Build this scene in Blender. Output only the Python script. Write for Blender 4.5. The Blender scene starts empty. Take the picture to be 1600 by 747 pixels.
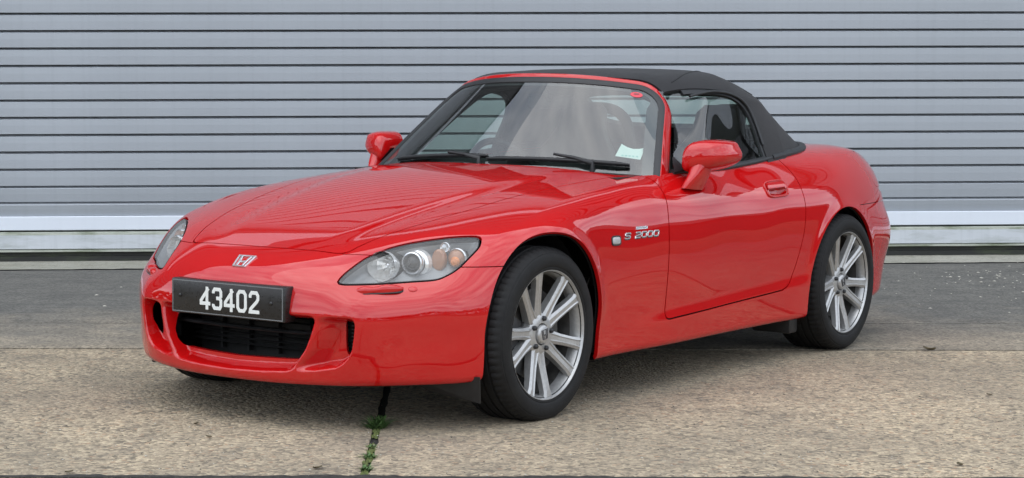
import bpy, bmesh, math, random
import numpy as np
from mathutils import Vector, Matrix

random.seed(7)
RNG = np.random.default_rng(7)
SC = bpy.context.scene
COL = SC.collection
R = math.radians

# ------------------------------------------------------------------ camera
CAM_H, PITCH, ROLL, FPX = 1.1623, 0.0781521, 0.0103875, 2965.25
CAR_X, CAR_Y, CAR_YAW = -0.55641, 7.13986, -2.179672
cd = bpy.data.cameras.new('camera'); cam = bpy.data.objects.new('camera', cd); COL.objects.link(cam)
cd.sensor_fit = 'HORIZONTAL'; cd.sensor_width = 36.0; cd.lens = 36.0 * FPX / 1600.0
cd.clip_start = 0.1; cd.clip_end = 3000
_f = Vector((0, math.cos(PITCH), -math.sin(PITCH))); _u = Vector((0, math.sin(PITCH), math.cos(PITCH))); _r = Vector((1, 0, 0))
_c, _s = math.cos(ROLL), math.sin(ROLL)
_r2 = _c * _r + _s * _u; _u2 = _c * _u - _s * _r
m = Matrix((( _r2.x, _u2.x, -_f.x, 0), (_r2.y, _u2.y, -_f.y, 0), (_r2.z, _u2.z, -_f.z, CAM_H), (0, 0, 0, 1)))
cam.matrix_world = m
SC.camera = cam

# ------------------------------------------------------------------ light
SUN_EL, SUN_AZ = 66.0, 225.0      # azimuth: direction the light comes from, clockwise from +Y
world = bpy.data.worlds.new('World'); SC.world = world; world.use_nodes = True
nt = world.node_tree; N = nt.nodes; L = nt.links
bg = N['Background']; bg.inputs['Strength'].default_value = 0.10
sky = N.new('ShaderNodeTexSky'); sky.sky_type = 'NISHITA'; sky.sun_disc = False
sky.sun_elevation = R(SUN_EL); sky.sun_rotation = R(SUN_AZ); sky.air_density = 1.0; sky.dust_density = 1.5; sky.ozone_density = 1.0
tc = N.new('ShaderNodeTexCoord'); mp = N.new('ShaderNodeMapping'); mp.inputs['Scale'].default_value = (1.0, 1.0, 2.6)
nz = N.new('ShaderNodeTexNoise'); nz.inputs['Scale'].default_value = 2.6; nz.inputs['Detail'].default_value = 7; nz.inputs['Roughness'].default_value = 0.58; nz.inputs['Distortion'].default_value = 0.4
rp = N.new('ShaderNodeValToRGB'); rp.color_ramp.elements[0].position = 0.36; rp.color_ramp.elements[0].color = (0.80, 0.80, 0.80, 1); rp.color_ramp.elements[1].position = 0.60; rp.color_ramp.elements[1].color = (1, 1, 1, 1)
nz2 = N.new('ShaderNodeTexNoise'); nz2.inputs['Scale'].default_value = 5.0; nz2.inputs['Detail'].default_value = 6
rp2 = N.new('ShaderNodeValToRGB'); rp2.color_ramp.elements[0].position = 0.30; rp2.color_ramp.elements[0].color = (6.2, 7.4, 9.4, 1); rp2.color_ramp.elements[1].position = 0.72; rp2.color_ramp.elements[1].color = (17.4, 18.0, 18.8, 1)
mx = N.new('ShaderNodeMix'); mx.data_type = 'RGBA'
L.new(tc.outputs['Generated'], mp.inputs['Vector']); L.new(mp.outputs['Vector'], nz.inputs['Vector']); L.new(mp.outputs['Vector'], nz2.inputs['Vector'])
L.new(nz.outputs['Fac'], rp.inputs['Fac']); L.new(nz2.outputs['Fac'], rp2.inputs['Fac'])
L.new(rp.outputs['Color'], mx.inputs['Factor']); L.new(sky.outputs['Color'], mx.inputs['A']); L.new(rp2.outputs['Color'], mx.inputs['B'])
L.new(mx.outputs['Result'], bg.inputs['Color'])
sd = bpy.data.lights.new('sun', 'SUN'); sun = bpy.data.objects.new('sun', sd); COL.objects.link(sun)
sd.energy = 0.55; sd.angle = R(60); sd.color = (1.0, 0.96, 0.9)
_az = R(SUN_AZ); _el = R(SUN_EL)
sdir = Vector((math.sin(_az) * math.cos(_el), math.cos(_az) * math.cos(_el), math.sin(_el)))
sun.rotation_euler = sdir.to_track_quat('Z', 'Y').to_euler(); sun.location = sdir * 50

SC.view_settings.view_transform = 'Standard'; SC.view_settings.look = 'None'
SC.view_settings.exposure = 0.5; SC.view_settings.gamma = 1.0; SC.view_settings.use_curve_mapping = False
SC.cycles.max_bounces = 10; SC.cycles.transparent_max_bounces = 16; SC.cycles.glossy_bounces = 6
SC.cycles.caustics_reflective = False; SC.cycles.caustics_refractive = False

# ------------------------------------------------------------------ materials
class NB:
    """tiny node builder"""
    def __init__(s, name):
        s.m = bpy.data.materials.new(name); s.m.use_nodes = True; s.t = s.m.node_tree
        s.b = s.t.nodes['Principled BSDF']; s.out = s.t.nodes['Material Output']
    def n(s, typ, **kw):
        x = s.t.nodes.new(typ)
        for k, v in kw.items():
            if k in x.inputs: x.inputs[k].default_value = v
            else: setattr(x, k, v)
        return x
    def l(s, a, b): s.t.links.new(a, b)
    def ramp(s, fac, stops):
        r = s.n('ShaderNodeValToRGB'); e = r.color_ramp.elements
        while len(e) < len(stops): e.new(0.5)
        for k, (p, c) in enumerate(stops):
            e[k].position = p; e[k].color = (c, c, c, 1) if not hasattr(c, '__len__') else (*c[:3], 1)
        s.l(fac, r.inputs['Fac']); return r.outputs['Color']
    def noise(s, vec, scale, detail=4, rough=0.55, dist=0.0):
        x = s.n('ShaderNodeTexNoise'); x.inputs['Scale'].default_value = scale; x.inputs['Detail'].default_value = detail
        x.inputs['Roughness'].default_value = rough; x.inputs['Distortion'].default_value = dist
        if vec is not None: s.l(vec, x.inputs['Vector'])
        return x.outputs['Fac']
    def mix(s, fac, a, b, mode='MIX'):
        x = s.n('ShaderNodeMix'); x.data_type = 'RGBA'; x.blend_type = mode
        for k, v in (('Factor', fac), ('A', a), ('B', b)):
            if hasattr(v, 'links') or hasattr(v, 'is_linked'): s.l(v, x.inputs[k])
            elif k == 'Factor': x.inputs[k].default_value = v
            else: x.inputs[k].default_value = (*v[:3], 1)
        return x.outputs['Result']
    def obj_co(s, scale=None):
        t = s.n('ShaderNodeTexCoord'); o = t.outputs['Object']
        if scale:
            mpn = s.n('ShaderNodeMapping'); mpn.inputs['Scale'].default_value = scale; s.l(o, mpn.inputs['Vector']); o = mpn.outputs['Vector']
        return o
    def bump(s, h, strength=0.2, dist=0.01):
        x = s.n('ShaderNodeBump'); x.inputs['Strength'].default_value = strength; x.inputs['Distance'].default_value = dist
        s.l(h, x.inputs['Height']); s.l(x.outputs['Normal'], s.b.inputs['Normal'])
    def set(s, **kw):
        for k, v in kw.items():
            k = k.replace('_', ' ')
            i = s.b.inputs[k]
            i.default_value = (*v, 1) if hasattr(v, '__len__') and len(v) == 3 and i.type == 'RGBA' else v
        return s

M = {}
def simple(name, col, rough=0.5, metal=0.0, var=0.0, scale=40, **kw):
    b = NB(name); b.set(Base_Color=col, Roughness=rough, Metallic=metal, **kw)
    if var:
        co = b.obj_co(); f = b.noise(co, scale, 5)
        c = b.ramp(f, [(0.3, tuple(x * (1 - var) for x in col)), (0.7, tuple(min(1, x * (1 + var)) for x in col))]); b.l(c, b.b.inputs['Base Color'])
        r = b.ramp(f, [(0.3, max(0.0, rough - 0.1)), (0.7, min(1.0, rough + 0.1))]); b.l(r, b.b.inputs['Roughness'])
    M[name] = b.m; return b

def paint():
    b = NB('red_paint'); co = b.obj_co()
    f = b.noise(co, 3.0, 4)
    c = b.ramp(f, [(0.3, (0.475, 0.0045, 0.0052)), (0.7, (0.51, 0.0050, 0.0058))]); b.l(c, b.b.inputs['Base Color'])
    b.set(Roughness=0.45, Coat_Weight=1.0, Coat_Roughness=0.008, Coat_IOR=1.65, IOR=1.35, Specular_IOR_Level=0.0)
    h = b.noise(co, 7.0, 6, 0.65); rr = b.ramp(h, [(0.5, 0.0), (0.85, 0.012)]); b.l(rr, b.b.inputs['Coat Roughness'])
    M['red_paint'] = b.m
paint()
simple('black_plastic', (0.014, 0.014, 0.015), 0.45, var=0.2)
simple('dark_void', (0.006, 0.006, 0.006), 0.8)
simple('rubber_trim', (0.018, 0.019, 0.021), 0.5, var=0.25, scale=60)
simple('gloss_black', (0.01, 0.01, 0.011), 0.12)
simple('chrome', (0.80, 0.81, 0.83), 0.24, 0.85)
simple('badge_dark', (0.05, 0.05, 0.055), 0.3)
simple('interior_black', (0.007, 0.007, 0.0075), 0.7, var=0.2)
simple('seat_leather', (0.008, 0.0075, 0.008), 0.55, var=0.25, scale=30)
simple('brake_steel', (0.11, 0.108, 0.105), 0.5, 0.8, var=0.25, scale=30)
simple('dusty_alloy', (0.13, 0.125, 0.118), 0.5, 0.6, var=0.35, scale=20)
simple('dark_steel', (0.05, 0.05, 0.052), 0.55, 0.6, var=0.3)
simple('plate_black', (0.013, 0.012, 0.012), 0.32, var=0.15, scale=90)
simple('plate_white', (0.72, 0.74, 0.72), 0.45, var=0.05, scale=200)
simple('plate_grey', (0.16, 0.165, 0.17), 0.4)
simple('amber_lens', (0.66, 0.20, 0.03), 0.25, Coat_Weight=0.6)
simple('amber_dull', (0.36, 0.17, 0.09), 0.3, Coat_Weight=0.6)
simple('reflector', (0.88, 0.88, 0.88), 0.10, 1.0)
simple('lamp_chrome', (0.95, 0.95, 0.94), 0.2, 0.55)
simple('lamp_bezel', (0.26, 0.27, 0.28), 0.4, 0.3)
simple('marker_lens', (0.42, 0.42, 0.42), 0.15, var=0.15, scale=400)
simple('tail_lens', (0.36, 0.37, 0.38), 0.12, Coat_Weight=1.0)
simple('permit_paper', (0.66, 0.74, 0.68), 0.6)
simple('permit_teal', (0.30, 0.55, 0.50), 0.6)
simple('sticker_red', (0.62, 0.06, 0.08), 0.5)

b = NB('alloy'); co = b.obj_co(); f = b.noise(co, 90, 4)
b.l(b.ramp(f, [(0.3, (0.42, 0.42, 0.415)), (0.7, (0.50, 0.50, 0.495))]), b.b.inputs['Base Color']); b.set(Metallic=0.6, Roughness=0.42, Coat_Weight=0.35, Coat_Roughness=0.2)
h = b.noise(co, 18, 5, 0.7); b.l(b.ramp(h, [(0.35, 0.30), (0.75, 0.48)]), b.b.inputs['Roughness']); M['alloy'] = b.m

b = NB('tyre_rubber'); co = b.obj_co(); f = b.noise(co, 25, 6, 0.65)
b.l(b.ramp(f, [(0.3, (0.0065, 0.0065, 0.007)), (0.75, (0.0145, 0.0142, 0.014))]), b.b.inputs['Base Color']); b.set(Roughness=0.68, Specular_IOR_Level=0.28)
b.bump(b.noise(co, 300, 3), 0.25, 0.002); M['tyre_rubber'] = b.m

b = NB('roof_fabric'); co = b.obj_co(); f = b.noise(co, 9, 6, 0.6)
b.l(b.ramp(f, [(0.3, (0.0085, 0.0085, 0.010)), (0.75, (0.014, 0.014, 0.0165))]), b.b.inputs['Base Color']); b.set(Roughness=0.85, Sheen_Weight=0.06, Sheen_Roughness=0.5)
w1 = b.n('ShaderNodeTexWave'); w1.inputs['Scale'].default_value = 260; w1.bands_direction = 'X'; b.l(co, w1.inputs['Vector'])
w2 = b.n('ShaderNodeTexWave'); w2.inputs['Scale'].default_value = 260; w2.bands_direction = 'Y'; b.l(co, w2.inputs['Vector'])
mm = b.n('ShaderNodeMath', operation='ADD'); b.l(w1.outputs['Fac'], mm.inputs[0]); b.l(w2.outputs['Fac'], mm.inputs[1])
m3 = b.n('ShaderNodeMath', operation='MULTIPLY_ADD'); b.l(b.noise(co, 11, 4), m3.inputs[0]); m3.inputs[1].default_value = 9.0; b.l(mm.outputs[0], m3.inputs[2])
b.bump(m3.outputs[0], 0.25, 0.0015); M['roof_fabric'] = b.m

def glass(name, tint, ior=1.5, rough=0.0, dust=0.0):
    b = NB(name); t = b.t
    tr = b.n('ShaderNodeBsdfTransparent'); tr.inputs['Color'].default_value = (*tint, 1)
    gl = b.n('ShaderNodeBsdfGlossy'); gl.inputs['Roughness'].default_value = rough
    fr = b.n('ShaderNodeFresnel'); ge = b.n('ShaderNodeNewGeometry')      # one sheet stands for both faces: same reflectance from either side
    pw = b.n('ShaderNodeMath', operation='MULTIPLY_ADD'); b.l(ge.outputs['Backfacing'], pw.inputs[0]); pw.inputs[1].default_value = 1 / ior - ior; pw.inputs[2].default_value = ior; b.l(pw.outputs[0], fr.inputs['IOR'])
    mxs = b.n('ShaderNodeMixShader'); b.l(fr.outputs['Fac'], mxs.inputs['Fac']); b.l(tr.outputs['BSDF'], mxs.inputs[1]); b.l(gl.outputs['BSDF'], mxs.inputs[2])
    last = mxs.outputs['Shader']
    if dust:
        df = b.n('ShaderNodeBsdfDiffuse'); df.inputs['Color'].default_value = (0.55, 0.53, 0.5, 1)
        m2 = b.n('ShaderNodeMixShader'); co = b.obj_co()
        b.l(b.ramp(b.noise(co, 6, 6, 0.65), [(0.3, dust * 0.4), (0.8, dust)]), m2.inputs['Fac']); b.l(last, m2.inputs[1]); b.l(df.outputs['BSDF'], m2.inputs[2]); last = m2.outputs['Shader']
    t.links.new(last, b.out.inputs['Surface']); t.nodes.remove(b.b)
    M[name] = b.m
glass('window_glass', (0.70, 0.81, 0.75), 1.8, dust=0.006)
glass('windscreen_glass', (0.72, 0.82, 0.79), 2.1, dust=0.006)
glass('lamp_lens', (0.95, 0.955, 0.95), 1.5, 0.03, dust=0.15)

# ------------------------------------------------------------------ object helpers
def link(o, parent=None, **props):
    COL.objects.link(o)
    if parent is not None: o.parent = parent
    for k, v in props.items(): o[k] = v
    return o
def empty(name, loc=(0, 0, 0), parent=None, **props):
    o = bpy.data.objects.new(name, None); o.location = loc; o.empty_display_size = 0.2
    return link(o, parent, **props)
def mesh_np(name, V, F, mat, parent=None, smooth=False, normals=None, **props):
    V = np.asarray(V, float)
    me = bpy.data.meshes.new(name)
    if isinstance(F, np.ndarray):
        k = F.shape[1]; nf = len(F)
        me.vertices.add(len(V)); me.vertices.foreach_set('co', V.astype(np.float32).ravel())
        me.loops.add(nf * k); me.loops.foreach_set('vertex_index', F.astype(np.int32).ravel())
        me.polygons.add(nf); me.polygons.foreach_set('loop_start', np.arange(nf, dtype=np.int32) * k)
        try: me.polygons.foreach_set('loop_total', np.full(nf, k, np.int32))
        except Exception: pass
        me.update(calc_edges=True); me.validate()
    else:
        me.from_pydata([tuple(v) for v in V], [], [tuple(f) for f in F]); me.update()
    if smooth or normals is not None:
        me.polygons.foreach_set('use_smooth', np.ones(len(me.polygons), bool))
    if normals is not None:
        me.normals_split_custom_set_from_vertices(np.asarray(normals, float).tolist())
    mats = mat if isinstance(mat, (list, tuple)) else [mat]
    for q in mats: me.materials.append(M[q] if isinstance(q, str) else q)
    return link(bpy.data.objects.new(name, me), parent, **props)
def bm_obj(name, bm, mat, parent=None, smooth=None, **props):
    me = bpy.data.meshes.new(name); bm.normal_update(); bm.to_mesh(me); bm.free()
    for q in (mat if isinstance(mat, (list, tuple)) else [mat]): me.materials.append(M[q] if isinstance(q, str) else q)
    if smooth is not None:
        me.polygons.foreach_set('use_smooth', np.ones(len(me.polygons), bool))
        if smooth < 180: me.set_sharp_from_angle(angle=R(smooth))
    return link(bpy.data.objects.new(name, me), parent, **props)
def bm_box(bm, lo, hi, bevel=0.0, mat=None, seg=2):
    lo, hi = Vector(lo), Vector(hi)
    c = (lo + hi) / 2; s = hi - lo
    mt = Matrix.Translation(c) @ Matrix.Diagonal((*s, 1))
    if mat is not None: mt = mat @ mt
    r = bmesh.ops.create_cube(bm, size=1.0, matrix=mt)
    if bevel:
        es = list({e for v in r['verts'] for e in v.link_edges})
        bmesh.ops.bevel(bm, geom=es, offset=bevel, segments=seg, affect='EDGES', profile=0.5)
def tube(bm, pts, rad, seg=10, cap=True):
    """round bar through points; rad float or list"""
    pts = [Vector(p) for p in pts]; n = len(pts)
    rads = rad if hasattr(rad, '__len__') else [rad] * n
    rings = []; up = Vector((0, 0, 1)); prev = None
    for i, p in enumerate(pts):
        t = (pts[min(i + 1, n - 1)] - pts[max(i - 1, 0)]).normalized()
        if prev is None:
            a = t.cross(up) if abs(t.dot(up)) < 0.95 else t.cross(Vector((1, 0, 0)))
        else: a = prev - t * prev.dot(t)
        a.normalize(); prev = a; bb = t.cross(a)
        rings.append([bm.verts.new(p + rads[i] * (math.cos(k * 2 * math.pi / seg) * a + math.sin(k * 2 * math.pi / seg) * bb)) for k in range(seg)])
    for i in range(n - 1):
        for k in range(seg):
            bm.faces.new((rings[i][k], rings[i][(k + 1) % seg], rings[i + 1][(k + 1) % seg], rings[i + 1][k]))
    if cap:
        bm.faces.new(rings[0][::-1]); bm.faces.new(rings[-1])
    return rings
def sweep(bm, frames, prof, closed_prof=True, cap=True):
    """frames: list of (origin, ex, ey); prof: 2D points"""
    rings = [[bm.verts.new(Vector(o) + px * Vector(ex) + py * Vector(ey)) for px, py in prof] for o, ex, ey in frames]
    n = len(prof)
    for i in range(len(rings) - 1):
        for k in range(n if closed_prof else n - 1):
            bm.faces.new((rings[i][k], rings[i][(k + 1) % n], rings[i + 1][(k + 1) % n], rings[i + 1][k]))
    if cap and closed_prof:
        bm.faces.new(rings[0][::-1]); bm.faces.new(rings[-1])
def lathe_np(prof, seg, rfun=None, closed=False):
    """profile (r, y) about the Y axis -> V, F"""
    prof = np.asarray(prof, float); n = len(prof); a = np.arange(seg) * 2 * np.pi / seg
    r = np.repeat(prof[:, 0][None], seg, 0)
    if rfun is not None: r = r + rfun(np.arange(seg)[:, None], np.arange(n)[None])
    V = np.stack([r * np.cos(a)[:, None], np.repeat(prof[:, 1][None], seg, 0), r * np.sin(a)[:, None]], -1).reshape(-1, 3)
    i, k = np.meshgrid(np.arange(seg), np.arange(n if closed else n - 1), indexing='ij')
    i2 = (i + 1) % seg; k2 = (k + 1) % n
    F = np.stack([i * n + k, i * n + k2, i2 * n + k2, i2 * n + k], -1).reshape(-1, 4)
    return V, F
def crom(pts, per=8, closed=True):
    """Catmull-Rom polyline"""
    P = np.asarray(pts, float); n = len(P); out = []
    rng = range(n) if closed else range(n - 1)
    for i in rng:
        if closed: p0, p1, p2, p3 = P[i - 1], P[i], P[(i + 1) % n], P[(i + 2) % n]
        else: p0, p1, p2, p3 = P[max(i - 1, 0)], P[i], P[i + 1], P[min(i + 2, n - 1)]
        for t in np.arange(per) / per:
            out.append(0.5 * ((2 * p1) + (-p0 + p2) * t + (2 * p0 - 5 * p1 + 4 * p2 - p3) * t * t + (-p0 + 3 * p1 - 3 * p2 + p3) * t ** 3))
    if not closed: out.append(P[-1])
    return np.array(out)
def ss(t): t = np.clip(t, 0, 1); return t * t * (3 - 2 * t)
def sdf_poly(px, py, poly):
    """signed distance, positive inside"""
    poly = np.asarray(poly, float); a = poly; bq = np.roll(poly, -1, 0)
    d2 = np.full(px.shape, 1e9); ins = np.zeros(px.shape, bool)
    for (ax, ay), (bx, by) in zip(a, bq):
        ex, ey = bx - ax, by - ay; l2 = ex * ex + ey * ey + 1e-18
        t = np.clip(((px - ax) * ex + (py - ay) * ey) / l2, 0, 1)
        d2 = np.minimum(d2, (px - ax - t * ex) ** 2 + (py - ay - t * ey) ** 2)
        if ay != by:
            c = ((ay > py) != (by > py)) & (px < (bx - ax) * (py - ay) / (by - ay) + ax); ins ^= c
    d = np.sqrt(d2); return np.where(ins, d, -d)

# ------------------------------------------------------------------ implicit bodywork
class Field:
    """smooth 2D function fitted to scattered data (r^3 spline), sampled on a grid, read with cubic B-splines"""
    def __init__(s, data, ur, vr, step=0.006, lam=2e-5, mirror=None):
        D = np.array(data, float)
        if mirror is not None:
            D2 = D.copy(); D2[:, mirror] *= -1; D = np.vstack([D, D2[np.abs(D2[:, mirror]) > 1e-9]])
        P = D[:, :2]; n = len(P)
        K = np.linalg.norm(P[:, None] - P[None], axis=2) ** 3 + lam * np.eye(n)
        Q = np.c_[np.ones(n), P]
        A = np.block([[K, Q], [Q.T, np.zeros((3, 3))]])
        c = np.linalg.solve(A, np.r_[D[:, 2], 0, 0, 0])
        s.u0, s.v0, s.h = ur[0], vr[0], step
        nu = int((ur[1] - ur[0]) / step) + 2; nv = int((vr[1] - vr[0]) / step) + 2
        U, V = np.meshgrid(ur[0] + step * np.arange(nu), vr[0] + step * np.arange(nv), indexing='ij')
        G = c[n] + c[n + 1] * U + c[n + 2] * V
        for i in range(n): G += c[i] * ((U - P[i, 0]) ** 2 + (V - P[i, 1]) ** 2) ** 1.5
        s.G = G; s.U = U; s.V = V
    def ev(s, u, v):
        a = (u - s.u0) / s.h; bb = (v - s.v0) / s.h; nu, nv = s.G.shape
        a = np.clip(a, 1, nu - 2.001); bb = np.clip(bb, 1, nv - 2.001)
        i = np.floor(a).astype(int); j = np.floor(bb).astype(int); i = np.minimum(i, nu - 3); j = np.minimum(j, nv - 3)
        t = a - i; w = bb - j
        def B(t): return ((1 - t) ** 3 / 6, (3 * t ** 3 - 6 * t * t + 4) / 6, (-3 * t ** 3 + 3 * t * t + 3 * t + 1) / 6, t ** 3 / 6)
        def dB(t): return (-(1 - t) ** 2 / 2, (9 * t * t - 12 * t) / 6, (-9 * t * t + 6 * t + 3) / 6, t * t / 2)
        Bu, Bv, Du, Dv = B(t), B(w), dB(t), dB(w)
        f = fu = fv = 0
        for p in range(4):
            for q in range(4):
                g = s.G[i - 1 + p, j - 1 + q]
                f = f + Bu[p] * Bv[q] * g; fu = fu + Du[p] * Bv[q] * g; fv = fv + Bu[p] * Dv[q] * g
        return f, fu / s.h, fv / s.h

def rows(spec):
    out = []
    for y, lst in spec: out += [(y, a, bq) for a, bq in lst]
    return out
def smax(a, bq, k, ga, gb):
    h = np.maximum(k - np.abs(a - bq), 0)
    v = np.maximum(a, bq) + h * h / (4 * k)
    w = np.clip(0.5 + 0.5 * (a - bq) / k, 0, 1)
    return v, ga * w[..., None] + gb * (1 - w[..., None])

def surface_nets(f, xs, ys, zs):
    val = f
    s = val > 0
    nx, ny, nz_ = val.shape
    cnt = np.zeros((nx - 1, ny - 1, nz_ - 1), np.int8)
    for i in (0, 1):
        for j in (0, 1):
            for k in (0, 1): cnt += s[i:nx - 1 + i, j:ny - 1 + j, k:nz_ - 1 + k]
    act = (cnt > 0) & (cnt < 8)
    ci, cj, ck = np.nonzero(act); n = len(ci)
    idx = np.full(cnt.shape, -1, np.int64); idx[ci, cj, ck] = np.arange(n)
    acc = np.zeros((n, 3)); num = np.zeros(n)
    X = (xs, ys, zs)
    for ax in range(3):
        o = [a for a in range(3) if a != ax]
        for p in (0, 1):
            for q in (0, 1):
                a0 = [ci, cj, ck]; a0 = [c.copy() for c in a0]; a0[o[0]] += p; a0[o[1]] += q
                a1 = [c.copy() for c in a0]; a1[ax] += 1
                v0 = val[tuple(a0)]; v1 = val[tuple(a1)]; mk = (v0 > 0) != (v1 > 0)
                t = np.where(mk, v0 / np.where(mk, v0 - v1, 1), 0)
                P0 = np.stack([X[d][a0[d]] for d in range(3)], 1); P1 = np.stack([X[d][a1[d]] for d in range(3)], 1)
                acc += np.where(mk[:, None], P0 + t[:, None] * (P1 - P0), 0); num += mk
    V = acc / num[:, None]
    quads = []
    for ax in range(3):
        o = [a for a in range(3) if a != ax]
        sl0 = [slice(None)] * 3; sl1 = [slice(None)] * 3; sl0[ax] = slice(0, -1); sl1[ax] = slice(1, None)
        d = s[tuple(sl0)] != s[tuple(sl1)]
        e = list(np.nonzero(d)); ok = (e[o[0]] > 0) & (e[o[1]] > 0)
        for a in o: ok &= e[a] < val.shape[a] - 1
        e = [a[ok] for a in e]; flip = s[tuple(e)]
        def cell(p, q):
            c = [a.copy() for a in e]; c[o[0]] -= p; c[o[1]] -= q; return idx[tuple(c)]
        Q = np.stack([cell(1, 1), cell(0, 1), cell(0, 0), cell(1, 0)], 1)
        if ax == 1: Q = Q[:, ::-1]
        Q = np.where(flip[:, None], Q[:, ::-1], Q)
        quads.append(Q)
    Q = np.vstack(quads)
    return V, np.vstack([Q[:, [0, 1, 2]], Q[:, [0, 2, 3]]])

class Surf:
    """triangle soup on an implicit surface that can be split along curves"""
    def __init__(s, V, T, fn): s.V, s.T, s.fn = V, T, fn
    def compact(s):
        u, inv = np.unique(s.T, return_inverse=True); return Surf(s.V[u], inv.reshape(-1, 3), s.fn)
    def project(s, it=3):
        for _ in range(it):
            v, g = s.fn(s.V); st = v / np.maximum((g * g).sum(1), 1e-6); st = np.clip(st, -0.02, 0.02); s.V = s.V - st[:, None] * g
        return s
    def cut(s, gfun, level=0.0):
        """part where g > level"""
        if len(s.T) == 0: return s
        g = gfun(s.V) - level; g = np.where(np.abs(g) < 1e-7, 1e-7, g)
        sg = (g > 0)[s.T]; c = sg.sum(1)
        keep = s.T[c == 3]; V = s.V; out = [keep]; newV = [V]; base = len(V)
        mixed = (c == 1) | (c == 2)
        if mixed.any():
            T = s.T[mixed]; S = sg[mixed]; one = S.sum(1) == 1
            lone = np.where(one, S.argmax(1), (~S).argmax(1))
            r = np.arange(len(T)); A = T[r, lone]; Bq = T[r, (lone + 1) % 3]; C = T[r, (lone + 2) % 3]
            E = np.vstack([np.c_[A, Bq], np.c_[A, C]]); Es = np.sort(E, 1)
            U, inv = np.unique(Es, axis=0, return_inverse=True); inv = inv.ravel()
            ga, gb = g[U[:, 0]], g[U[:, 1]]; t = ga / (ga - gb)
            NV = V[U[:, 0]] + t[:, None] * (V[U[:, 1]] - V[U[:, 0]])
            newV.append(NV); ab = base + inv[:len(T)]; ac = base + inv[len(T):]
            o = one; out.append(np.c_[A[o], ab[o], ac[o]])
            o = ~one; out.append(np.c_[ab[o], Bq[o], C[o]]); out.append(np.c_[ab[o], C[o], ac[o]])
        r = Surf(np.vstack(newV), np.vstack(out), s.fn).compact()
        return r
    def split(s, gfun, gap=0.0035):
        a = s.cut(gfun, gap / 2); b_ = s.cut(lambda P: -gfun(P), gap / 2); return a, b_
    def subdiv(s):
        E = np.vstack([s.T[:, [0, 1]], s.T[:, [1, 2]], s.T[:, [2, 0]]]); Es = np.sort(E, 1)
        U, inv = np.unique(Es, axis=0, return_inverse=True); inv = inv.ravel(); n = len(s.T); base = len(s.V)
        a, b_, c = base + inv[:n], base + inv[n:2 * n], base + inv[2 * n:]
        V = np.vstack([s.V, (s.V[U[:, 0]] + s.V[U[:, 1]]) / 2]); T = s.T
        T2 = np.vstack([np.c_[T[:, 0], a, c], np.c_[a, T[:, 1], b_], np.c_[c, b_, T[:, 2]], np.c_[a, b_, c]])
        return Surf(V, T2, s.fn)
    def normals(s):
        v, g = s.fn(s.V); return g / np.maximum(np.linalg.norm(g, axis=1), 1e-9)[:, None]
    def offset(s, d):
        return s.V + s.normals() * d
    def make(s, name, mat, parent, rim=0.014, lift=0.0, project=True, minn=0.0, **props):
        if project: s.project(3)
        n = s.normals(); V = s.V + n * lift
        T = s.T
        if rim:
            E = np.vstack([T[:, [0, 1]], T[:, [1, 2]], T[:, [2, 0]]]); Es = np.sort(E, 1)
            U, first, cnt = np.unique(Es, axis=0, return_index=True, return_counts=True)
            BE = E[first[cnt == 1]]
            bv = np.unique(BE); mp_ = np.full(len(V), -1); mp_[bv] = np.arange(len(bv)); nb = len(bv)
            top = V[bv]; low = V[bv] - n[bv] * rim
            base = len(V); a, b_ = mp_[BE[:, 0]], mp_[BE[:, 1]]
            RT = np.vstack([np.c_[base + b_, base + a, base + nb + a], np.c_[base + b_, base + nb + a, base + nb + b_]])
            V2 = np.vstack([V, top, low]); T2 = np.vstack([T, RT])
            # rim vertex normals
            fn_ = np.cross(V2[RT[:, 1]] - V2[RT[:, 0]], V2[RT[:, 2]] - V2[RT[:, 0]])
            rn = np.zeros((len(V2), 3))
            for k in range(3): np.add.at(rn, RT[:, k], fn_)
            ln = np.linalg.norm(rn, axis=1); rn[ln > 0] /= ln[ln > 0][:, None]
            nn = np.vstack([n, rn[base:]])
            return mesh_np(name, V2, T2, mat, parent, normals=nn, **props)
        return mesh_np(name, V, T, mat, parent, normals=n, **props)

# ------------------------------------------------------------------ the car: body fields (x forward, y left, z up; front axle at x = 0)
car = empty('sports_car', (CAR_X, CAR_Y, 0.0), label='shiny red two-seat convertible, black fabric roof up, parked before the grey shutter', category='car')
car.rotation_euler = (0, 0, CAR_YAW)

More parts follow.
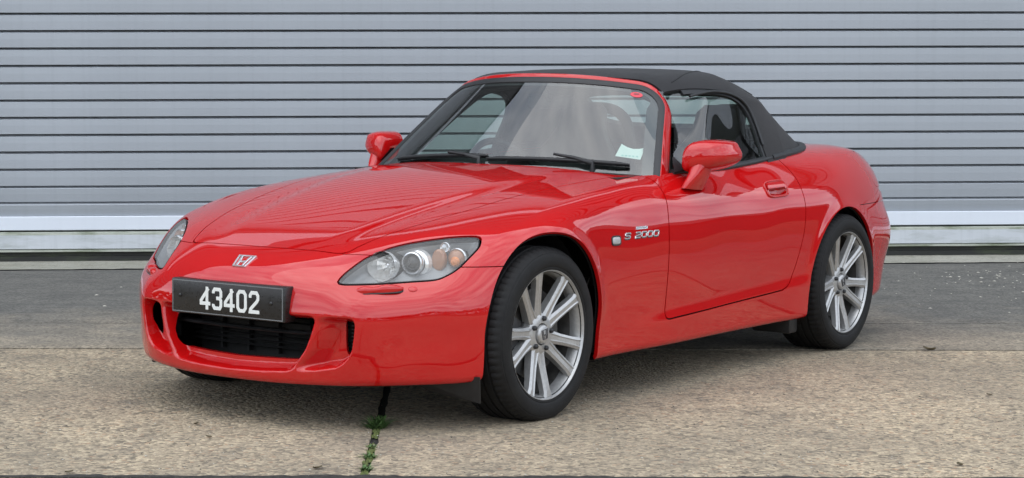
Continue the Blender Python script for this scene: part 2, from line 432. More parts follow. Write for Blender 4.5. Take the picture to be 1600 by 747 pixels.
H_DATA = [(.85, 0, .455), (.85, .3, .435), (.85, .6, .37), (.85, .9, .28), (.735, 0, .533), (.665, 0, .571), (.567, 0, .598), (.40, 0, .653), (.2, 0, .711), (0, 0, .759),
     (-.2, 0, .798), (-.45, 0, .836), (-.7, 0, .863), (-1.0, 0, .876), (.735, .2, .531), (.62, .2, .583), (.4, .2, .653), (.2, .2, .709), (0, .2, .756), (-.2, .2, .795), (-.45, .2, .833), (-.7, .2, .859),
     (.551, .359, .608), (.498, .381, .621), (.451, .399, .635), (.35, .432, .662), (.248, .465, .686), (.135, .493, .708), (.019, .521, .729), (-.111, .542, .752), (-.344, .582, .785), (-.536, .6, .805), (-.806, .604, .826),
     (.571, .441, .588), (.531, .465, .607), (.493, .49, .623), (.45, .525, .636), (.406, .561, .645), (.364, .597, .652), (.322, .634, .658), (.265, .688, .661),
     (.12, .68, .713), (0, .68, .738), (-.15, .68, .767), (-.3, .68, .788), (-.45, .68, .807), (-.62, .68, .822), (-.79, .68, .831), (-.95, .69, .836),
     (.12, .80, .665), (0, .80, .70), (-.3, .80, .75), (-.6, .80, .775), (-.95, .80, .79), (.248, .78, .63), (.248, .9, .55), (0, .9, .63), (-.3, .9, .68), (-.6, .9, .70), (-.95, .9, .70),
     (.5, .7, .57), (.5, .9, .44), (.7, .4, .52), (.65, .6, .50),
     (-1.0, .74, .838), (-1.3, .745, .852), (-1.6, .745, .864), (-1.87, .73, .88), (-2.1, .70, .893), (-2.4, .67, .904), (-2.74, .65, .907), (-2.885, .65, .896), (-3.0, .65, .876), (-3.2, .65, .82), (-3.4, .65, .74),
     (-1.3, .82, .79), (-1.6, .82, .80), (-2.0, .82, .82), (-2.4, .82, .83), (-2.8, .82, .82), (-3.1, .82, .76), (-3.4, .82, .68),
     (-1.3, .92, .69), (-1.6, .92, .70), (-2.0, .92, .72), (-2.4, .92, .735), (-2.8, .92, .72), (-3.1, .92, .67),
     (-1.3, 0, .88), (-1.8, 0, .9), (-2.4, 0, .925), (-2.8, 0, .93), (-3.1, 0, .92), (-3.3, 0, .895), (-3.45, 0, .86),
     (-2.4, .4, .915), (-2.8, .4, .92), (-3.1, .4, .905), (-3.3, .4, .87), (-3.45, .4, .82), (-1.3, .4, .875), (-1.8, .4, .895)]
H = Field(H_DATA, (-3.5, .9), (-.97, .97), 0.006, 8e-4, mirror=1)
def taut_front():
    # bonnet and wing tops: a low-order surface (no local ripples) plus a stiff correction towards the measured points
    D = np.array([d for d in H_DATA if -1.1 < d[0] < .9 and d[1] < .85])
    wt = np.ones(len(D)); wt[D[:, 1] > .75] = .25; wt[D[:, 0] > .7] = .4; wt[(D[:, 1] > .35) & (D[:, 1] < .72)] = 1.6
    def basis(x, y):
        xs = (x + .15) / .9; ys = (y / .75) ** 2
        return np.stack([xs ** i * ys ** j for i in range(6) for j in range(3) if i + 1.5 * j <= 5.01], -1)
    Bm = basis(D[:, 0], D[:, 1]); c = np.linalg.lstsq(Bm * wt[:, None], D[:, 2] * wt, rcond=None)[0]
    res = np.c_[D[:, :2], D[:, 2] - Bm @ c]
    C = Field([tuple(r) for r in res], (-3.5, .9), (-.97, .97), 0.006, 2.5e-2, mirror=1)
    G = basis(C.U, C.V) @ c + C.G; k = ss((C.U + 1.15) / .42)
    H.G = H.G * (1 - k) + G * k
taut_front()
# the raised middle of the bonnet, stepping down softly towards the wings
_yc = np.interp(H.U, [-.8, -.3, .5], [.46, .41, .27])
H.G += .0045 * ss((_yc - np.abs(H.V)) / .11 + .5) * ss((.56 - H.U) / .18) * ss((H.U + .72) / .35) - .0015 * np.exp(-((np.abs(H.V) - _yc - .03) / .04) ** 2) * ss((.5 - H.U) / .2) * ss((H.U + .72) / .35)

W = Field(rows([
    (.9, [(.1, .86), (.4, .87), (.7, .84), (.95, .80)]), (.5, [(.1, .85), (.4, .86), (.7, .83)]),
    (.3, [(.1, .835), (.25, .842), (.4, .85), (.55, .842), (.68, .815), (.8, .78)]),
    (0, [(.1, .85), (.2, .858), (.4, .868), (.55, .869), (.65, .861), (.75, .835), (.9, .77)]),
    (-.33, [(.1, .825), (.2, .835), (.4, .845), (.55, .849), (.65, .843), (.75, .82), (.85, .78)]),
    (-.8, [(.1, .82), (.2, .83), (.35, .838), (.5, .844), (.62, .842), (.7, .83), (.78, .805), (.86, .765), (.95, .72)]),
    (-1.3, [(.1, .82), (.2, .83), (.35, .840), (.5, .849), (.62, .848), (.7, .838), (.78, .815), (.86, .775), (.95, .72)]),
    (-1.8, [(.1, .83), (.2, .84), (.35, .849), (.5, .858), (.62, .858), (.7, .85), (.8, .82), (.88, .77), (.97, .70)]),
    (-2.1, [(.1, .85), (.2, .858), (.4, .867), (.6, .87), (.7, .862), (.8, .83), (.9, .775)]),
    (-2.4, [(.1, .865), (.2, .87), (.4, .877), (.6, .878), (.7, .868), (.8, .838), (.9, .78)]),
    (-2.8, [(.1, .84), (.2, .85), (.4, .859), (.6, .857), (.7, .845), (.8, .81), (.9, .75)]),
    (-3.1, [(.1, .79), (.2, .80), (.4, .82), (.6, .815), (.75, .77), (.9, .70)]),
    (-3.45, [(.1, .72), (.2, .74), (.5, .77), (.75, .72), (.9, .65)])]),
    (-3.5, .9), (.05, 1.05), 0.005, 4e-3)

FR = Field(rows([
    (0, [(.1, .725), (.15, .742), (.2, .752), (.3, .757), (.4, .743), (.45, .733), (.5, .722), (.55, .70), (.62, .65), (.75, .5), (.9, .33)]),
    (.2, [(.1, .715), (.2, .738), (.3, .745), (.4, .735), (.5, .712), (.55, .69), (.62, .64), (.75, .49)]),
    (.4, [(.1, .655), (.217, .688), (.3, .695), (.4, .69), (.46, .68), (.51, .652), (.55, .62), (.60, .56), (.75, .40)]),
    (.5, [(.1, .60), (.2, .64), (.3, .655), (.38, .66), (.455, .645), (.478, .622), (.505, .580), (.57, .53), (.633, .47), (.75, .36)]),
    (.6, [(.1, .52), (.2, .56), (.3, .572), (.4, .575), (.455, .563), (.480, .54), (.51, .492), (.57, .44), (.645, .37), (.75, .28)]),
    (.7, [(.1, .425), (.2, .465), (.3, .475), (.4, .48), (.46, .472), (.49, .45), (.53, .395), (.58, .36), (.65, .29), (.75, .2)]),
    (.78, [(.1, .33), (.2, .365), (.3, .375), (.4, .38), (.46, .365), (.53, .31), (.6, .26), (.7, .18)]),
    (.83, [(.2, .26), (.3, .27), (.4, .275), (.55, .22), (.7, .1)]), (.88, [(.2, .10), (.4, .12), (.6, .05)]), (.95, [(.2, -.2), (.4, -.18), (.6, -.25)])]),
    (-.97, .97), (.05, .95), 0.004, 2.5e-4, mirror=0)

RE = Field(rows([
    (0, [(.1, -3.2), (.2, -3.27), (.35, -3.32), (.55, -3.33), (.63, -3.30), (.75, -3.29), (.9, -3.28)]),
    (.4, [(.1, -3.18), (.2, -3.25), (.35, -3.30), (.55, -3.31), (.63, -3.28), (.75, -3.26), (.9, -3.24)]),
    (.6, [(.1, -3.12), (.2, -3.19), (.35, -3.235), (.55, -3.26), (.63, -3.21), (.75, -3.19), (.85, -3.14)]),
    (.7, [(.1, -3.02), (.2, -3.08), (.35, -3.15), (.55, -3.19), (.63, -3.13), (.75, -3.08), (.85, -3.0)]),
    (.78, [(.2, -2.96), (.4, -3.04), (.55, -3.06), (.63, -2.99), (.75, -2.92)]),
    (.84, [(.2, -2.75), (.5, -2.85), (.7, -2.72)]), (.92, [(.2, -2.2), (.5, -2.3), (.7, -2.2)])]),
    (-.97, .97), (.05, 1.05), 0.006, 1e-4, mirror=0)

AF = dict(xc=0.0, zc=.315, rx=.335, rz=.352); AR = dict(xc=-2.385, zc=.308, rx=.362, rz=.345)
def arch_d(x, z, A):
    up = (np.sqrt(((x - A['xc']) / A['rx']) ** 2 + ((z - A['zc']) / A['rz']) ** 2) - 1) * (A['rx'] + A['rz']) / 2
    return np.where(z > A['zc'], up, np.abs(x - A['xc']) - A['rx'])
# details pressed into the side: sill step, wheel arch lips
x_, z_ = W.U, W.V
zc = np.interp(x_, [-2.1, -2.0, -.6, -.42, -.3], [.357, .352, .285, .245, .20])
W.G += .010 * ss((zc - z_) / .06 + .5) * ss((-.48 - x_) / .45) * ss((x_ + 2.12) / .2)
for A in (AF, AR):
    d = arch_d(x_, z_, A); W.G += .009 * np.exp(-(np.maximum(d, 0) / .03) ** 2) * ss((z_ - .26) / .16)
# front bumper: lower corner spoiler, mouth recess with red struts
y_, z_ = np.abs(FR.U), FR.V
zc2 = np.interp(y_, [.42, .5, .56, .63, .72, .85], [.10, .175, .225, .275, .300, .312])
FR.G += .0045 * ss((zc2 - z_) / .09 + .5) * ss((y_ - .46) / .12)
mouth = [(0, .193), (.13, .196), (.26, .203), (.36, .212), (.43, .225), (.455, .24), (.472, .259), (.486, .287), (.494, .333), (.498, .372), (.492, .389), (.475, .394), (.3, .396), (0, .396)]
MOUTH = np.array(mouth + [(-a, c) for a, c in mouth[::-1][1:-1]])
sd_ = sdf_poly(FR.U, FR.V, MOUTH)
ridge = np.interp(z_, [.2, .227, .251, .281, .315, .349, .40], [.275, .292, .31, .331, .345, .356, .368])
t_ = y_ - ridge
rw = np.where(t_ > 0, 1 - ss(t_ / .075), 1 - ss(-t_ / .04))
rw = np.maximum(rw, 0) * ss((.27 - 0 * z_) / .27)
FR.G -= .062 * ss((sd_ + .004) / .026) * (1 - .93 * rw)

_ZB = ([-3.4, -2.9, -2.0, -.3, .3, .4, .8], [.215, .20, .175, .172, .172, .165, .150])
def body_fn(P):
    x, y, z = P[..., 0], P[..., 1], P[..., 2]; o = np.zeros_like(x); sy = np.sign(y); ay = np.abs(y)
    h, hx, hy = H.ev(x, y); n = np.sqrt(1 + hx * hx + hy * hy); T = (z - h) / n; gT = np.stack([-hx, -hy, o + 1], -1) / n[..., None]
    w, wx, wz = W.ev(x, z); n = np.sqrt(1 + wx * wx + wz * wz); S = (ay - w) / n; gS = np.stack([-wx, sy, -wz], -1) / n[..., None]
    f, fy, fz = FR.ev(y, z); n = np.sqrt(1 + fy * fy + fz * fz); Nn = (x - f) / n; gN = np.stack([o + 1, -fy, -fz], -1) / n[..., None]
    r, ry, rz = RE.ev(y, z); n = np.sqrt(1 + ry * ry + rz * rz); Rr = (r - x) / n; gR = np.stack([o - 1, ry, rz], -1) / n[..., None]
    zb = np.interp(x, *_ZB); Bq = zb - z; gB = np.stack([o, o, o - 1], -1)
    kTS = .085 - .03 * ss((x - .1) / .2)
    v, g = smax(T, S, kTS, gT, gS); v, g = smax(v, Nn, .06, g, gN); v, g = smax(v, Rr, .08, g, gR); v, g = smax(v, Bq, .03, g, gB)
    return v, g
def grid_body():
    xs = np.r_[np.arange(-3.44, .22, .0145), np.arange(.22, .86, .0095)]; ys = np.arange(-.948, .949, .0125); zs = np.arange(.10, 1.0, .0125)
    X2, Y2 = np.meshgrid(xs, ys, indexing='ij'); h, hx, hy = H.ev(X2, Y2); T = (zs[None, None] - h[..., None]) / np.sqrt(1 + hx * hx + hy * hy)[..., None]
    X2, Z2 = np.meshgrid(xs, zs, indexing='ij'); w, a, b_ = W.ev(X2, Z2); S = (np.abs(ys)[None, :, None] - w[:, None]) / np.sqrt(1 + a * a + b_ * b_)[:, None]
    Y2, Z2 = np.meshgrid(ys, zs, indexing='ij'); f, a, b_ = FR.ev(Y2, Z2); Nn = (xs[:, None, None] - f[None]) / np.sqrt(1 + a * a + b_ * b_)[None]
    r, a, b_ = RE.ev(Y2, Z2); Rr = (r[None] - xs[:, None, None]) / np.sqrt(1 + a * a + b_ * b_)[None]
    Bq = np.interp(xs, *_ZB)[:, None, None] - zs[None, None]
    def sm(p, q, k): h_ = np.maximum(k - np.abs(p - q), 0); return np.maximum(p, q) + h_ * h_ / (4 * k)
    kTS = (.085 - .03 * ss((xs - .1) / .2))[:, None, None]
    v = sm(sm(sm(sm(T, S, kTS), Nn, .06), Rr, .08), Bq, .03)
    V, Tt = surface_nets(v, xs, ys, zs)
    return Surf(V, Tt, body_fn).project(4)
BODY = grid_body()

X = lambda P: P[:, 0]
Y = lambda P: P[:, 1]
Z = lambda P: P[:, 2]
AY = lambda P: np.abs(P[:, 1])
def both(poly):                       # mirror an outline given for y >= 0 (first and last on the centre line)
    return np.array(list(poly) + [(a, -c) for a, c in poly[::-1][1:-1]])
arch_g = lambda P: np.where(AY(P) > .45, np.minimum(arch_d(X(P), Z(P), AF), arch_d(X(P), Z(P), AR)), 1.0)
OPEN_H = crom([(-.70, 0), (-.735, .3), (-.78, .5), (-.825, .61), (-.95, .695), (-1.05, .722), (-1.4, .735), (-1.8, .725), (-2.1, .70), (-2.3, .665), (-2.45, .60), (-2.56, .48), (-2.63, .25), (-2.65, 0)], 6, False)
OPENING = both([tuple(p) for p in OPEN_H])
open_g = lambda P: np.where(Z(P) > .65, -sdf_poly(X(P), Y(P), OPENING), .5)
hood_h = crom([(.567, 0), (.566, .12), (.563, .25), (.556, .33), (.535, .366), (.498, .381), (.451, .399), (.35, .432), (.248, .465), (.135, .493), (.019, .521), (-.111, .542), (-.344, .580), (-.536, .60), (-.76, .617), (-.80, .60), (-.775, .5), (-.73, .3), (-.692, 0)], 5, False)
HOOD = both([tuple(p) for p in hood_h])
hood_g = lambda P: np.where(Z(P) > .5, sdf_poly(X(P), Y(P), HOOD), -.5)
LAMP = crom([(.411, .510), (.413, .53), (.421, .55), (.441, .585), (.465, .604), (.49, .62), (.525, .633), (.561, .642), (.597, .649), (.634, .655), (.688, .658), (.710, .654), (.722, .643), (.732, .622), (.726, .591), (.713, .555), (.693, .532), (.67, .519), (.614, .513), (.533, .506), (.465, .503), (.43, .503)], 5)
lamp_g = lambda P: np.where(X(P) > .12, sdf_poly(AY(P), Z(P), LAMP), -.5)
def bumper_g(P):
    lx = np.interp(AY(P), [0, .34, .36, .485, .66], [.40, .548, .551, .503, .37])
    a = np.minimum(X(P) - lx, .62 - AY(P)); a = np.maximum(a, .5605 - Z(P)); return np.minimum(a, X(P) - .06)
DOOR = crom([(-.93, .95), (-.915, .88), (-.895, .832), (-.862, .77), (-.842, .703), (-.829, .6), (-.823, .48), (-.816, .35), (-.815, .30), (-.835, .281), (-.90, .283), (-1.2, .294), (-1.72, .316), (-1.80, .325), (-1.85, .35), (-1.885, .40), (-1.915, .46), (-1.955, .56), (-1.975, .66), (-1.98, .76), (-1.972, .82), (-1.95, .89), (-1.93, .96), (-1.93, 1.02), (-.95, 1.02)], 4)
door_g = lambda P: np.where(AY(P) > .45, sdf_poly(X(P), Z(P), DOOR), -.5)
rearb_g = lambda P: np.minimum(.652 - Z(P), -2.55 - X(P))
FUEL = crom([(-2.84, .888), (-2.93, .872), (-2.99, .845), (-2.985, .775), (-2.96, .725), (-2.90, .722), (-2.84, .74), (-2.81, .80), (-2.815, .86)], 6)
fuel_g = lambda P: np.where(Y(P) > .45, sdf_poly(X(P), Z(P), FUEL), -.5)
TRUNK = both([(-2.72, 0), (-2.715, .35), (-2.74, .50), (-2.80, .545), (-3.05, .535), (-3.2, .50), (-3.6, .48), (-3.6, 0)])
trunk_g = lambda P: np.where(Z(P) > .70, sdf_poly(X(P), Y(P), TRUNK), -.5)
TAIL = crom([(.45, .69), (.60, .675), (.72, .69), (.79, .71), (.80, .76), (.74, .80), (.60, .81), (.47, .79)], 6)
tail_g = lambda P: np.where(X(P) < -2.93, sdf_poly(AY(P), Z(P), TAIL), -.5)

shell = BODY.cut(arch_g)
shell = shell.cut(open_g)
under, shell = shell.split(lambda P: np.interp(X(P), *_ZB) + .004 - Z(P), 0.0)
hood, shell = shell.split(hood_g, .0052)
lamps, shell = shell.split(lamp_g, .005)
bumper, shell = shell.split(bumper_g)
doors, shell = shell.split(door_g, .0062)
fuel, shell = shell.split(fuel_g, .0022)
tails, shell = shell.split(tail_g, .004)
trunk, shell = shell.split(trunk_g)
rearb, shell = shell.split(rearb_g, .003)

PAINT = 'red_paint'
shell.make('body_shell', PAINT, car)
hood.make('hood', PAINT, car)
trunk.make('trunk_lid', PAINT, car)
rearb.make('rear_bumper', PAINT, car)
fuel.make('fuel_lid', PAINT, car)
under.make('underbody', 'dark_void', car, rim=0)
side = {1: lambda P: Y(P), -1: lambda P: -Y(P)}
door_obj = {}
for s in (1, -1): door_obj[s] = doors.cut(side[s]).cut(lambda P: np.sqrt(((np.abs((X(P) + 1.771) / .072)) ** 4 + (np.abs((Z(P) - .744) / .0215)) ** 4)) ** .5 - 1).make('door', PAINT, car)
for s in (1, -1): tails.cut(side[s]).make('tail_lamp', 'tail_lens', car)
# bumper: finer mesh, grille openings
bumper = bumper.subdiv().project(4)
GR_H = crom([(.0, .231), (.19, .235), (.262, .239), (.29, .257), (.310, .285), (.319, .315), (.322, .35), (.320, .378), (.30, .384), (0, .384)], 4, False)
GRILLE = np.array([tuple(p) for p in GR_H] + [(-a, c) for a, c in GR_H[::-1][1:-1]])
VENT = crom([(.438, .377), (.476, .377), (.484, .36), (.480, .32), (.468, .287), (.452, .268), (.440, .264), (.434, .285), (.434, .34)], 4)
hole_g = lambda P: np.where(X(P) > .3, -np.maximum(sdf_poly(Y(P), Z(P), GRILLE), sdf_poly(AY(P), Z(P), VENT)), .5)
bumper = bumper.cut(hole_g)
bump_o = bumper.make('front_bumper', PAINT, car, rim=.016)

# dark inner skin behind the panel gaps
inner = BODY.cut(arch_g).cut(open_g).cut(lambda P: -lamp_g(P) + .03).cut(lambda P: np.where(X(P) > .3, -sdf_poly(Y(P), Z(P), MOUTH) - .03, .5))
inner = inner.cut(lambda P: np.where(X(P) > .1, -lamp_g(P) - .03, .5))
mesh_np('inner_skin', inner.offset(-.026), inner.T, 'dark_void', car, smooth=True)

# wheel arch liners
def liner(A, s, y0, y1, name):
    a = np.linspace(-.62, math.pi + .62, 40); prof = []
    V = []; 
    for t in a:
        cx, cz = math.cos(t) * (A['rx'] + .012), math.sin(t) * (A['rz'] + .012)
        if t < 0: cx, cz = A['rx'] + .012, math.tan(t) * .2
        if t > math.pi: cx, cz = -(A['rx'] + .012), math.tan(math.pi - t) * .2
        V += [(A['xc'] + cx, s * y0, A['zc'] + cz), (A['xc'] + cx, s * y1, A['zc'] + cz), (A['xc'] + cx * .25, s * y1, A['zc'] + cz * .25)]
    F = []
    for i in range(len(a) - 1):
        for k in (0, 1): F.append((3 * i + k, 3 * i + k + 1, 3 * i + 3 + k + 1, 3 * i + 3 + k))
    mesh_np(name, V, F, 'black_plastic', car, smooth=False)
for s in (1, -1):
    liner(AF, s, .765, .50, 'wheel_arch_liner'); liner(AR, s, .80, .50, 'wheel_arch_liner')
for A in (AF, AR):                   # liner clips seen at the rear of each arch
    for t in (2.75, 3.25):
        for s in (1, -1):
            bm = bmesh.new(); bmesh.ops.create_uvsphere(bm, u_segments=10, v_segments=6, radius=.008, matrix=Matrix.Translation((A['xc'] + math.cos(t) * (A['rx'] - .012), s * .80, A['zc'] + math.sin(t) * A['rz'])))
            bm_obj('liner_clip', bm, 'dark_steel', car, 60)


# ------------------------------------------------------------------ greenhouse: windscreen, frame, soft top, side glass
def ws_pt(u, v, off=0.0):
    a = abs(u)
    B = np.array([-.80 - .17 * a ** 2.2, .70 * u, .854 - .020 * u * u]); T = np.array([-1.115 - .185 * a ** 2.2, .53 * u, 1.208 - .043 * a ** 2.4])
    P = B + (T - B) * v
    n = np.array([.62, .20 * u, .76]); n /= np.linalg.norm(n)
    return P + n * (.006 * math.sin(math.pi * min(max(v, 0), 1)) * (1 - .5 * a * a) + off)
def ws_frame(u, v):
    e = 1e-3
    du = ws_pt(u + e, v) - ws_pt(u - e, v); dv = ws_pt(u, v + e) - ws_pt(u, v - e)
    n = np.cross(du, dv); n /= np.linalg.norm(n)
    if n[0] < 0: n = -n
    return du / np.linalg.norm(du), dv / np.linalg.norm(dv), n
nu, nv = 49, 25
us = np.linspace(-1, 1, nu); vs = np.linspace(-.06, .995, nv)
V = [ws_pt(u, v) for u in us for v in vs]
F = [(i * nv + k, (i + 1) * nv + k, (i + 1) * nv + k + 1, i * nv + k + 1) for i in range(nu - 1) for k in range(nv - 1)]
windscreen = mesh_np('windscreen', V, F, 'windscreen_glass', car, smooth=True)
# outline path with rounded top corners
path = []
ru, rv = .17, .24
for v in np.linspace(-.07, 1 - rv, 14): path.append((1.0, v))
for t in np.linspace(0, math.pi / 2, 12)[1:-1]: path.append((1 - ru + ru * math.cos(t), 1 - rv + rv * math.sin(t)))
for u in np.linspace(1 - ru, -(1 - ru), 31): path.append((u, 1.0))
path += [(-u, v) for u, v in path[:24][::-1]]
PP = np.array([ws_pt(u, v) for u, v in path])
frames = []
for i, (u, v) in enumerate(path):
    t = PP[min(i + 1, len(PP) - 1)] - PP[max(i - 1, 0)]; t /= np.linalg.norm(t)
    du, dv, n = ws_frame(u, max(v, 0.0)); n = n - t * (n @ t); n /= np.linalg.norm(n)
    b_ = np.cross(t, n); 
    c = PP[i] - ws_pt(0, .5)
    if b_ @ c < 0: b_ = -b_
    frames.append((PP[i], b_, n))
def frame_part(name, prof, mat, lo=0, hi=None, ang=35):
    bm = bmesh.new(); sweep(bm, frames[lo:hi], prof); bmesh.ops.recalc_face_normals(bm, faces=bm.faces); return bm_obj(name, bm, mat, car, ang)
def frame_morph(name, prof_p, prof_h, mat, ang=30):
    # the section turns from pillar to header through the rounded corner
    bm = bmesh.new(); rings = []
    for (o, b_, n), (u, v) in zip(frames, path):
        k = float(ss((v - .70) / .28) * ss((1.05 - abs(u)) / .16)); rings.append([bm.verts.new(np.asarray(o) + ((1 - k) * p[0] + k * q[0]) * np.asarray(b_) + ((1 - k) * p[1] + k * q[1]) * np.asarray(n)) for p, q in zip(prof_p, prof_h)])
    m_ = len(prof_p)
    for i in range(len(rings) - 1):
        for k in range(m_): bm.faces.new((rings[i][k], rings[i][(k + 1) % m_], rings[i + 1][(k + 1) % m_], rings[i + 1][k]))
    bm.faces.new(rings[0][::-1]); bm.faces.new(rings[-1]); bmesh.ops.recalc_face_normals(bm, faces=bm.faces); return bm_obj(name, bm, mat, car, ang)
frame_morph('windscreen_frame', [(.0128, -.004), (.0130, .002), (.0170, .0015), (.0240, -.006), (.0420, -.026), (.0480, -.040), (.0490, -.068), (.0440, -.066)],
            [(.0128, -.004), (.0130, .002), (.0170, .0045), (.0300, .0050), (.0370, .0010), (.0410, -.012), (.0415, -.040), (.0360, -.040)], PAINT)
frame_part('pillar_lining', [(.0124, -.0045), (.0360, -.032), (.0430, -.0655), (.0300, -.075), (.0040, -.045)], 'interior_black')
frame_part('door_opening_seal', [(.0492, -.0685), (.0520, -.073), (.0505, -.092), (.040, -.094), (.040, -.0685)], 'rubber_trim')
frame_part('windscreen_seal', [(-.016, -.004), (-.014, .003), (-.004, .006), (.008, .007), (.0125, .005), (.0125, -.01)], 'rubber_trim')
def frit(name, w_side, w_top):
    V = []; F = []
    for i, (o, b_, n) in enumerate(frames):
        u, v = path[i]; k = ss((v - .75) / .2); w = w_side * (1 - k) + w_top * k
        V += [o + b_ * .002 - n * .004, o - b_ * w - n * .0045]
    for i in range(len(frames) - 1): F.append((2 * i, 2 * i + 1, 2 * i + 3, 2 * i + 2))
    mesh_np(name, V, F, 'rubber_trim', car, smooth=True)
frit('windscreen_border', .062, .028)

GZ = Field([(-.9, 0, 1.10), (-1.03, 0, 1.175), (-1.155, 0, 1.231), (-1.25, 0, 1.248), (-1.37, 0, 1.258), (-1.5, 0, 1.262), (-1.65, 0, 1.263), (-1.8, 0, 1.262), (-2.0, 0, 1.253), (-2.2, 0, 1.230), (-2.5, 0, 1.18), (-2.8, 0, 1.11),
            (-.98, .3, 1.12), (-1.205, .3, 1.217), (-1.29, .3, 1.237), (-1.4, .3, 1.248), (-1.55, .3, 1.257), (-1.8, .3, 1.258), (-2.0, .3, 1.250), (-2.2, .3, 1.226), (-2.5, .3, 1.175), (-2.8, .3, 1.10),
            (-1.1, .46, 1.12), (-1.285, .46, 1.199), (-1.36, .46, 1.222), (-1.45, .46, 1.236), (-1.6, .46, 1.246), (-1.8, .46, 1.248), (-2.0, .46, 1.239), (-2.2, .46, 1.215), (-2.5, .46, 1.16), (-2.8, .46, 1.08),
            (-1.2, .55, 1.10), (-1.335, .54, 1.176), (-1.43, .57, 1.206), (-1.6, .60, 1.216), (-1.8, .60, 1.217), (-2.0, .6, 1.205), (-2.3, .6, 1.16), (-2.7, .6, 1.06), (-1.3, .75, 1.09), (-1.6, .75, 1.14), (-2.0, .75, 1.13), (-2.7, .75, 1.0)],
           (-2.95, -.8), (-.85, .85), .006, 3e-5, mirror=1)
GW = Field(rows([(x, [(.78, .772 - d), (.86, .742 - d), (1.0, .681 - d), (1.1, .636 - d), (1.16, .609 - d), (1.22, .578 - d), (1.3, .53 - d)]) for x, d in
                 ((-.8, 0), (-1.2, 0), (-1.6, 0), (-1.9, .002), (-2.1, .012), (-2.3, .032), (-2.5, .06), (-2.8, .11))]), (-2.95, -.8), (.75, 1.35), .006, 1e-5)
GR_ = Field(rows([(0, [(.8, -2.76), (.92, -2.66), (1.03, -2.48), (1.14, -2.27), (1.22, -2.10), (1.3, -1.92)]), (.3, [(.8, -2.74), (.92, -2.62), (1.03, -2.45), (1.14, -2.24), (1.22, -2.06), (1.3, -1.88)]),
                  (.5, [(.8, -2.68), (.9, -2.56), (1.014, -2.38), (1.089, -2.255), (1.142, -2.16), (1.22, -1.98), (1.3, -1.80)]), (.6, [(.8, -2.58), (.9, -2.47), (1.0, -2.28), (1.1, -2.10), (1.2, -1.90)]),
                  (.72, [(.85, -2.30), (1.0, -2.05), (1.1, -1.92)])]), (-.85, .85), (.75, 1.35), .006, 1e-5, mirror=0)
_d = (-1.005 - .33 * (GW.V - .834) / .331) - GW.U
GW.G -= (.014 + .036 * ss((GW.V - .86) / .3)) * (1 - ss(_d / .24))
# stretched cloth: roof bows press through, slight sag between them
GZ.G += .005 * np.exp(-((GZ.U + 1.78) / .035) ** 2) - .004 * np.exp(-((GZ.U + 1.5) / .12) ** 2) * (1 - (GZ.V / .7) ** 2)
GR_.G -= .022 * np.exp(-((GR_.V - 1.135) / .028) ** 2) * ss((np.abs(GR_.U) - .1) / .3)
GW.G += .004 * np.exp(-((GW.U + 2.1 + (GW.V - 1.0) * .55) / .02) ** 2) + .0008 * np.sin((GW.U * 1.3 + GW.V * 2.3) * 11) * ss((-1.9 - GW.U) / .2)
def top_fn(P):
    x, y, z = P[..., 0], P[..., 1], P[..., 2]; o = np.zeros_like(x); sy = np.sign(y)
    h, hx, hy = GZ.ev(x, y); n = np.sqrt(1 + hx * hx + hy * hy); T = (z - h) / n; gT = np.stack([-hx, -hy, o + 1], -1) / n[..., None]
    w, wx, wz = GW.ev(x, z); n = np.sqrt(1 + wx * wx + wz * wz); S = (np.abs(y) - w) / n; gS = np.stack([-wx, sy, -wz], -1) / n[..., None]
    r, ry, rz = GR_.ev(y, z); n = np.sqrt(1 + ry * ry + rz * rz); Rr = (r - x) / n; gR = np.stack([o - 1, ry, rz], -1) / n[..., None]
    v, g = smax(T, S, .07, gT, gS); v, g = smax(v, Rr, .10, g, gR); v, g = smax(v, x + .95, .002, g, np.stack([o + 1, o, o], -1)); v, g = smax(v, .80 - z, .002, g, np.stack([o, o, o - 1], -1))
    return v, g
xs = np.arange(-2.9, -.9, .0155); ys = np.arange(-.80, .801, .0155); zs = np.arange(.78, 1.33, .0135)
TOP = Surf(*surface_nets(top_fn(np.stack(np.meshgrid(xs, ys, zs, indexing='ij'), -1))[0], xs, ys, zs), top_fn).project(4)
_lim = np.array([np.asarray(o) + np.asarray(b_) * .042 - np.asarray(n) * .016 for o, b_, n in frames]); _lim = crom(_lim, 8, False)
def front_g(P):                      # everything ahead of the windscreen frame is cut away, following the frame
    out = np.full(len(P), 1.0); near = P[:, 0] > -1.5; Q = P[near]
    if len(Q):
        d2 = (Q[:, None, 1] - _lim[None, :, 1]) ** 2 + (Q[:, None, 2] - _lim[None, :, 2]) ** 2; w = 1 / (d2 + 2e-5) ** 2; xl = (w @ _lim[:, 0]) / w.sum(1)
        lowk = ss((1.12 - Q[:, 2]) / .12); out[near] = xl - .006 - .022 * lowk - Q[:, 0]
    return out
TOP = TOP.cut(lambda P: Z(P) - .832).cut(front_g)
WIN = crom([(-.93, .845), (-1.06, .985), (-1.235, 1.137), (-1.30, 1.159), (-1.379, 1.171), (-1.466, 1.178), (-1.576, 1.177), (-1.683, 1.170), (-1.756, 1.154), (-1.818, 1.121), (-1.848, 1.071), (-1.856, .996), (-1.852, .928), (-1.85, .86), (-1.85, .80), (-.93, .80)], 5)
win_g = lambda P: np.where(AY(P) > .4, sdf_poly(X(P), Z(P), WIN), -.5)
RWIN = crom([(-.40, 1.02), (-.43, 1.09), (-.40, 1.155), (0, 1.165), (.40, 1.155), (.43, 1.09), (.40, 1.02), (0, 1.01)], 5)
rwin_g = lambda P: np.where(X(P) < -2.0, sdf_poly(Y(P), Z(P), RWIN), -.5)
wins, cloth = TOP.split(win_g, 0.0)
